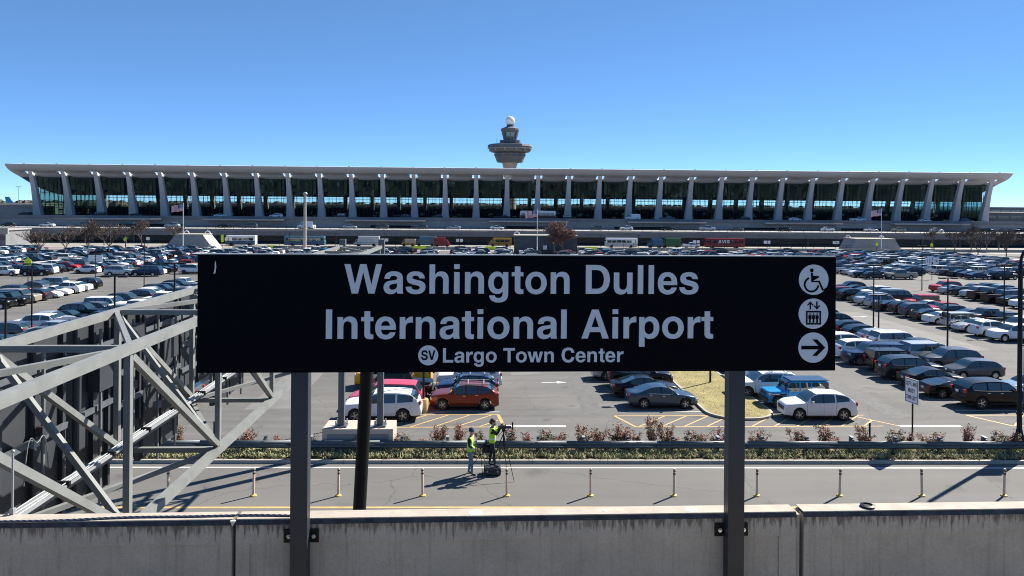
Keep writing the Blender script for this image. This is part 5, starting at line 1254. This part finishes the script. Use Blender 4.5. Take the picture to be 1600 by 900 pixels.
# ------------------------------------------------------------------ bare winter trees
def tree_mesh(seed, h, spread, depth, twigr, up=.55):
    rr = random.Random(seed); tr_ = MB(); cr_ = MB()
    def grow(p, d, L, r, k):
        q = p+d*L; mid = p+d*L*.5+Vector((rr.gauss(0, .05), rr.gauss(0, .05), 0))*L
        mb_ = tr_ if k == 0 else cr_
        n = 7 if k == 0 else (4 if k < 3 else 3)
        mb_.tube(p, mid, r, r*.85, n, caps=False); mb_.tube(mid, q, r*.85, r*.7, n, caps=False)
        if k >= depth: return
        for i in range(rr.randint(3, 5) if k == 0 else rr.randint(2, 4)):
            s = (spread if k == 0 else spread*.95)*rr.uniform(.5, 1.15); a = rr.uniform(0, 6.28)
            nd = (d+Vector((math.cos(a)*s, math.sin(a)*s, rr.uniform(-.15, .3)))).normalized(); nd = (nd+Vector((0, 0, up*.22))).normalized()
            st = q if rr.random() < .55 or k == 0 else p+d*L*rr.uniform(.45, .95)
            grow(st, nd, L*rr.uniform(.62, .88), max(twigr, r*rr.uniform(.5, .68)), k+1)
    grow(Vector((0, 0, 0)), Vector((rr.gauss(0, .04), rr.gauss(0, .04), 1)).normalized(), h*.24, h*.018, 0)
    return tr_, cr_
TM = []
for sd, dp in ((1, 6), (2, 6), (3, 6)):
    a, b = tree_mesh(sd, 8.5, .75, dp, .028); TM.append((a.mesh('trunk', M['bark'], 60, fix=False), b.mesh('crown', M['twig'], fix=False)))
TR = []
for sd in (11, 12):
    a, b = tree_mesh(sd, 7.2, 1.0, 7, .034, .3); TR.append((a.mesh('trunk', M['bark'], 60, fix=False), b.mesh('crown', M['twig_red'], fix=False)))
def tree(x, y, k, s, label, red=False, z=0):
    t = thing('bare_tree', label, 'tree', (x, y, z), k*1.7+x, 'bare winter trees'); t.scale = (s*1.1, s*1.1, s)
    a, b = (TR if red else TM)[k]; link('trunk', a, t); link('crown', b, t)
LT = [(-98, 166), (-100.7, 181), (-99, 188), (-96.2, 193), (-103, 216), (-104.6, 229), (-96, 233), (-112, 222)]
for i, (x, y) in enumerate(LT): tree(x, y, i % 3, 1.2 if i < 4 else 1.1, 'leafless tree in the left group over parked cars, %s nearest' % ORD[i])
RT = [(131, 192), (139, 192.5), (142, 218.5), (145, 234), (152, 226), (160, 230), (168, 236), (158, 210)]
for i, (x, y) in enumerate(RT): tree(x, y, (i+1) % 3, 1.1, 'leafless tree in the right group over parked cars, %s nearest' % ORD[i])
tree(21.3, 203.0, 0, 1.25, 'dense reddish leafless tree right of the middle flagpole, lower one', True); tree(19.0, 204.6, 1, 1.6, 'taller reddish leafless tree behind the lower one at the middle flagpole', True)

# ------------------------------------------------------------------ buses, trucks and vans beyond the lot
def bus(name, label, cat, x, y, L, H, lower, upper, nose, z=0, cab=None, glass=True, text=None):
    t = thing(name, label, cat, (x, y, z), 0 if nose > 0 else math.pi, 'buses and trucks beyond the lot')
    W_ = 2.5
    b0 = L/2 if cab is None else L/2-cab
    bd = MB().prism([(-L/2, .35), (b0, .35), (b0, H*.62), (b0-(.25 if cab is None else 0), H), (-L/2, H)], 'y', -W_/2, W_/2, 0); o = bd.build('body', M['paint_'+upper], t); o.modifiers.new('b', 'BEVEL').width = .08
    MB().box(((b0-L/2)/2-.02, 0, .35+(H-.35)*.22), (b0+L/2-.1, W_+.03, (H-.35)*.44)).build('lower_panel', M['paint_'+lower], t)
    if cab:
        c_ = MB().prism([(b0+.05, .4), (L/2, .4), (L/2, 1.25), (L/2-.35, 1.4), (L/2-.75, 2.25), (b0+.05, 2.35)], 'y', -1.1, 1.1); o = c_.build('cab', M['paint_'+lower], t); o.modifiers.new('b', 'BEVEL').width = .06
        MB().box((b0+cab*.42, 0, 1.75), (cab*.45, 2.24, .55)).build('cab_window', M['car_glass'], t)
    if glass:
        n = max(3, int((b0+L/2)/1.6))
        for i in range(n):
            xx = -L/2+.5+(b0+L/2-.9)*(i+.5)/n
            for s in (-1, 1): MB().box((xx, s*W_/2, H*.66), ((b0+L/2-.9)/n-.14, .05, H*.27)).build('window', M['car_glass'], t)
        if not cab: MB().box((L/2-.08, 0, H*.62), (.12, 2.2, H*.35)).build('windscreen', M['car_glass'], t)
    wm = MB().tube((0, -.14, 0), (0, .14, 0), .48, n=14).mesh('wheel', M['tyre'])
    for xx in (-L/2+L*.2, L/2-L*.18):
        for s in (-1, 1): link('wheel', wm, t, (xx, s*1.15, .48))
    if text:
        me = shape_mesh('lettering', text_loops(text, -1.9, 1.75, 1.0, 1.9), .004, M['sign_white']); o = link('lettering', me, t, (-.5 if nose > 0 else .5, (-1 if nose > 0 else 1)*(W_/2+.045), 0)); o.rotation_euler = (R(90), 0, 0 if nose > 0 else math.pi)
    return t
YB = 243
bus('shuttle_bus', 'white and blue shuttle bus at the left end of the bus lane', 'bus', -79, YB, 9.5, 3.3, 'bus_blue', 'white', -1)
bus('shuttle_bus', 'long blue and white bus in the lane behind the tall mast', 'bus', -58.5, YB, 13, 3.2, 'bus_blue', 'bus_teal', 1)
bus('motorhome', 'white motorhome in the bus lane above the sign\'s first word', 'motorhome', -38.5, YB, 8.2, 3.3, 'bus_white', 'bus_white', -1, cab=1.4, glass=False)
bus('box_truck', 'small yellow truck in the bus lane beside the teal trailer', 'truck', -25, YB+1, 4.6, 2.4, 'bus_yellow', 'tan', -1, cab=1.2, glass=False)
bus('box_truck', 'teal box truck in the bus lane behind red cab', 'truck', -19.5, YB+3, 7.0, 3.1, 'bus_teal', 'bus_teal', -1, cab=1.4, glass=False)
bus('box_truck', 'red truck in the bus lane above the letter n', 'truck', -14.0, YB-1, 5.2, 3.0, 'bus_red', 'bus_red', 1, cab=1.6, glass=False)
bus('shuttle_bus', 'yellow school style bus left of the dark kiosk', 'bus', 5.0, YB+2, 7.5, 2.9, 'bus_yellow', 'bus_yellow', -1, cab=1.4)
bus('shuttle_bus', 'white shuttle bus right of the reddish tree', 'bus', 45, YB, 10.5, 3.2, 'silver', 'white', -1)
bus('box_truck', 'bright blue van truck next to the green truck', 'truck', 56.2, YB, 4.8, 3.0, 'bus_blue', 'bus_blue', -1, cab=1.4, glass=False)
bus('box_truck', 'green box truck right of the blue one', 'truck', 61.8, YB+1, 6.5, 3.2, 'bus_green', 'bus_green', -1, cab=1.4, glass=False)
car('pickup', 'white', 68.3, YB, 1, 'white pickup in the bus lane left of the red bus', 'buses and trucks beyond the lot', 3)
bus('rental_bus', 'red rental car bus with white lettering on its side', 'bus', 79.5, YB, 13, 3.3, 'bus_red', 'bus_red', -1, text='AVIS')
bus('coach', 'white motor coach on the departures road above the middle flagpole', 'coach', 20, 281, 13.5, 3.4, 'dark_grey', 'white', -1, z=8.3)
car('van', 'white', 56.5, 281, -1, 'white van on the departures road right of centre', 'vans by the terminal', 3, z=8.3)
car('van', 'white', -62.5, 260, -1, 'white van on the arrivals road behind the tall mast', 'vans by the terminal', 3, z=5.0)

# ------------------------------------------------------------------ barrier, fence and small signs along the far edge of the lot
rr = random.Random(8)
jb = MB().prism([(-.3, 0), (.3, 0), (.12, .45), (.1, .95), (-.1, .95), (-.12, .45)], 'x', -1.95, 1.95).mesh('barrier_block', M['kerb_concrete'])
b = thing('jersey_barrier', 'row of pale concrete barrier blocks along the far edge of lot', 'barrier')
for i in range(62): link('barrier_block', jb, b, (-74+4*i, 227.2, 0)) if not (5 < -74+4*i < 29) else None
for x, w in ((-65, 'left of the tall mast'), (-20, 'above the first word of the sign'), (2, 'left of the dark kiosk'), (32.7, 'right of the reddish tree')):
    tag(MB().box((x, 226.75, .62), (3.6, .08, .95)).build('lime_placard', M['lime']), 'lime yellow placard on the far barrier, %s' % w, 'placard')
f = thing('fence', 'dark post and rail fence along the bus lane', 'fence'); pm_ = MB().box((0, 0, .9), (.1, .1, 1.8)).mesh('fence_post', M['black_metal'])
for i in range(70): link('fence_post', pm_, f, (-100+3.6*i, 233, 0))
for z in (.5, 1.1, 1.7): MB().box((26, 233, z), (254, .07, .07)).build('fence_rail', M['black_metal'], f)
def sign(name, label, x, y, h, m, w=.9, hh=.9, two=False, shape=None):
    t = thing(name, label, 'sign', (x, y, 0)); MB().tube((0, .05, 0), (0, .05, h), .06, n=6).build('post', M['black_metal'], t)
    for dx in ((-w*.62, w*.62) if two else (0,)):
        if shape: p_ = MB().prism([(dx+w/2*a, h-hh/2+hh/2*b_) for a, b_ in shape], 'y', -.03, 0)
        else: p_ = MB().box((dx, -.02, h-hh/2), (w, .05, hh))
        p_.build('plate', M[m], t)
    return t
PENT = [(-1, -.9), (1, -.9), (1, .3), (0, 1), (-1, .3)]
sign('crossing_sign', 'lime yellow pentagon sign on a pole at far left', -70.2, 116.3, 5.2, 'lime', 1.1, 1.3, shape=PENT)
sign('crossing_sign', 'small lime sign left of the sloped concrete stair block', -106, 222, 3.6, 'lime', .9, 1.3, shape=PENT); sign('crossing_sign', 'small lime sign right of the left stair block', -79.2, 226, 4.2, 'lime', .7, 2.2); sign('crossing_sign', 'small lime sign in front of the right stair block', 121.5, 225, 3.2, 'lime', .8, 1.2, shape=PENT); sign('crossing_sign', 'small lime sign right of the right stair block', 139.5, 226, 3.0, 'lime', .9, 1.2, shape=PENT)
a = sign('row_number_sign', 'pair of white row number plates on a post by the crossing lane', 86.4, 139.8, 4.2, 'sign_white', 1.15, 1.15, True)
for s, dx in (('13', -.713), ('14', .713)):
    me = shape_mesh('lettering', text_loops(s, dx-.33, 3.32, .62, dx+.33), .002, M['black_metal']); o = link('lettering', me, a, (0, -.05, 0)); o.rotation_euler.x = R(90)
sign('row_number_sign', 'pair of white plates on a post above the left parked cars', -70.3, 136.2, 4.2, 'sign_white', 1.1, 1.1, True)
for i, (X, Y) in enumerate(((603, 379), (719, 378), (1092, 376), (1205, 376), (1316, 376), (363, 373), (241, 373), (992, 374))):
    x = (X-758.5)/1155*236; sign('lane_sign', 'small white twin plate sign along the bus lane, %s from the left' % ORD[[3, 4, 6, 7, 8, 2, 1, 5][i]-1], x, 236, 2.9, 'sign_white', .95, .95, i < 6)
for i, x in enumerate((-60, -46, -31, -8, 36, 48, 62, 76, 89, 101, 113)):
    t = thing('street_light', 'slim dark street light along the bus lane, %s from the left' % ORD[i], 'street light', (x, 229.5, 0), 0, 'street lights along the bus lane'); MB().tube((0, 0, 0), (0, 0, 4.6), .07, .05, 6).build('pole', M['black_metal'], t); MB().box((.3, 0, 4.62), (.9, .25, .1)).build('lamp_head', M['black_metal'], t)

# ------------------------------------------------------------------ far buildings, airliner tail, trees on the horizon
def slab(label, x0, x1, y, d, z0, z1, bands, m='concrete_dark'):
    t = thing('low_building', label, 'building'); MB().box(((x0+x1)/2, y+d/2, (z0+z1)/2), (x1-x0, d, z1-z0)).build('walls', M[m], t)
    MB().box(((x0+x1)/2, y+d/2, z1+.2), (x1-x0+.8, d+.8, .4)).build('roof_edge', M['concrete_grey'], t)
    n = max(2, int((x1-x0)/6))
    for bz in bands:
        w = MB()
        for i in range(n): w.box((x0+(x1-x0)*(i+.5)/n, y-.03, bz), ((x1-x0)/n-.7, .12, 1.3))
        w.build('window_band', M['car_glass'], t)
slab('low dark building beyond the left end of the terminal', -300, -196, 330, 30, 0, 12.6, (10.6,)); slab('pale flat wing in front of the dark left building', -240, -186, 318, 8, 6, 12.0, (), 'concrete_grey')
slab('long low grey deck beyond the right end of the terminal', 216, 420, 330, 40, 0, 11.8, (10.0, 7.0)); slab('dark flat building behind the right deck', 240, 480, 420, 40, 0, 14.4, (12.6,))
slab('low building with pale fascia at the far left edge', -182, -148, 234, 12, 0, 4.8, (2.4,), 'concrete_dark')
MB_ = MB().box((-163, 233.6, 4.6), (32, .5, 1.9)); tag(MB_.build('fascia_sign', M['kerb_concrete']), 'long pale fascia board on the low building at far left', 'fascia')
al = thing('airliner', 'parked airliner with blue tail beyond the left end of terminal', 'airliner', (-255, 430, 9.0), R(15))
fz = MB().lathe([(.1, -14), (1.2, -12.5), (1.9, -9), (1.95, 6), (1.3, 12), (.3, 16)], n=12); fz.v = [(-z, y, x) for x, y, z in fz.v]; fz.build('fuselage', M['white_plain'], al, smooth=True)
MB().prism([(-14.5, 1.5), (-10, 1.5), (-13.5, 7.4), (-15.6, 7.4)], 'y', -.15, .15).build('tail_fin', M['paint_blue'], al); MB().prism([(-2, -14), (3, 0), (-2, 14), (-3.5, 14), (-1.5, 0), (-3.5, -14)], 'z', -.5, -.2).build('wing', M['galvanised'], al)
for s in (-1, 1): MB().tube((2, s*5, -1.2), (-1.5, s*5, -1.2), .8, .6, 10).build('engine', M['galvanised'], al)
for sx in (-1.5, 9): MB().tube((sx, 0, -9.0), (sx, 0, -1), .25, n=6).build('landing_gear', M['galvanised'], al)
mk('far_trees', (.085, .075, .06), .95, noise=.3, scale=.03)
rr = random.Random(77); tl_ = MB()
for i in range(620):
    x = -1900+i*6.2+rr.uniform(-4, 4); y = 1500+rr.uniform(-40, 120); h = rr.uniform(14.5, 18); w = rr.uniform(9, 15)
    tl_.lathe([(w*.5, 0), (w, h*.35), (w*.8, h*.7), (w*.3, h)], (x, y, 0), 5)
o = tl_.build('treeline', M['far_trees'], fix=False); o['kind'] = 'stuff'
for i, (x, h) in enumerate(((-262, 22), (-248, 19), (-240, 21), (262, 20), (290, 18), (276, 16))):
    t = thing('apron_light', '%s thin apron floodlight mast past the %s end of the terminal' % (('outermost', 'middle', 'innermost')[i] if i < 3 else ('innermost', 'outermost', 'middle')[i-3], 'left' if x < 0 else 'right'), 'light mast', (x, 425, 0)); MB().tube((0, 0, 0), (0, 0, h), .2, .12, 6).build('mast', M['galvanised'], t); MB().box((0, 0, h), (3, .4, .3)).build('lamp_bar', M['galvanised'], t)
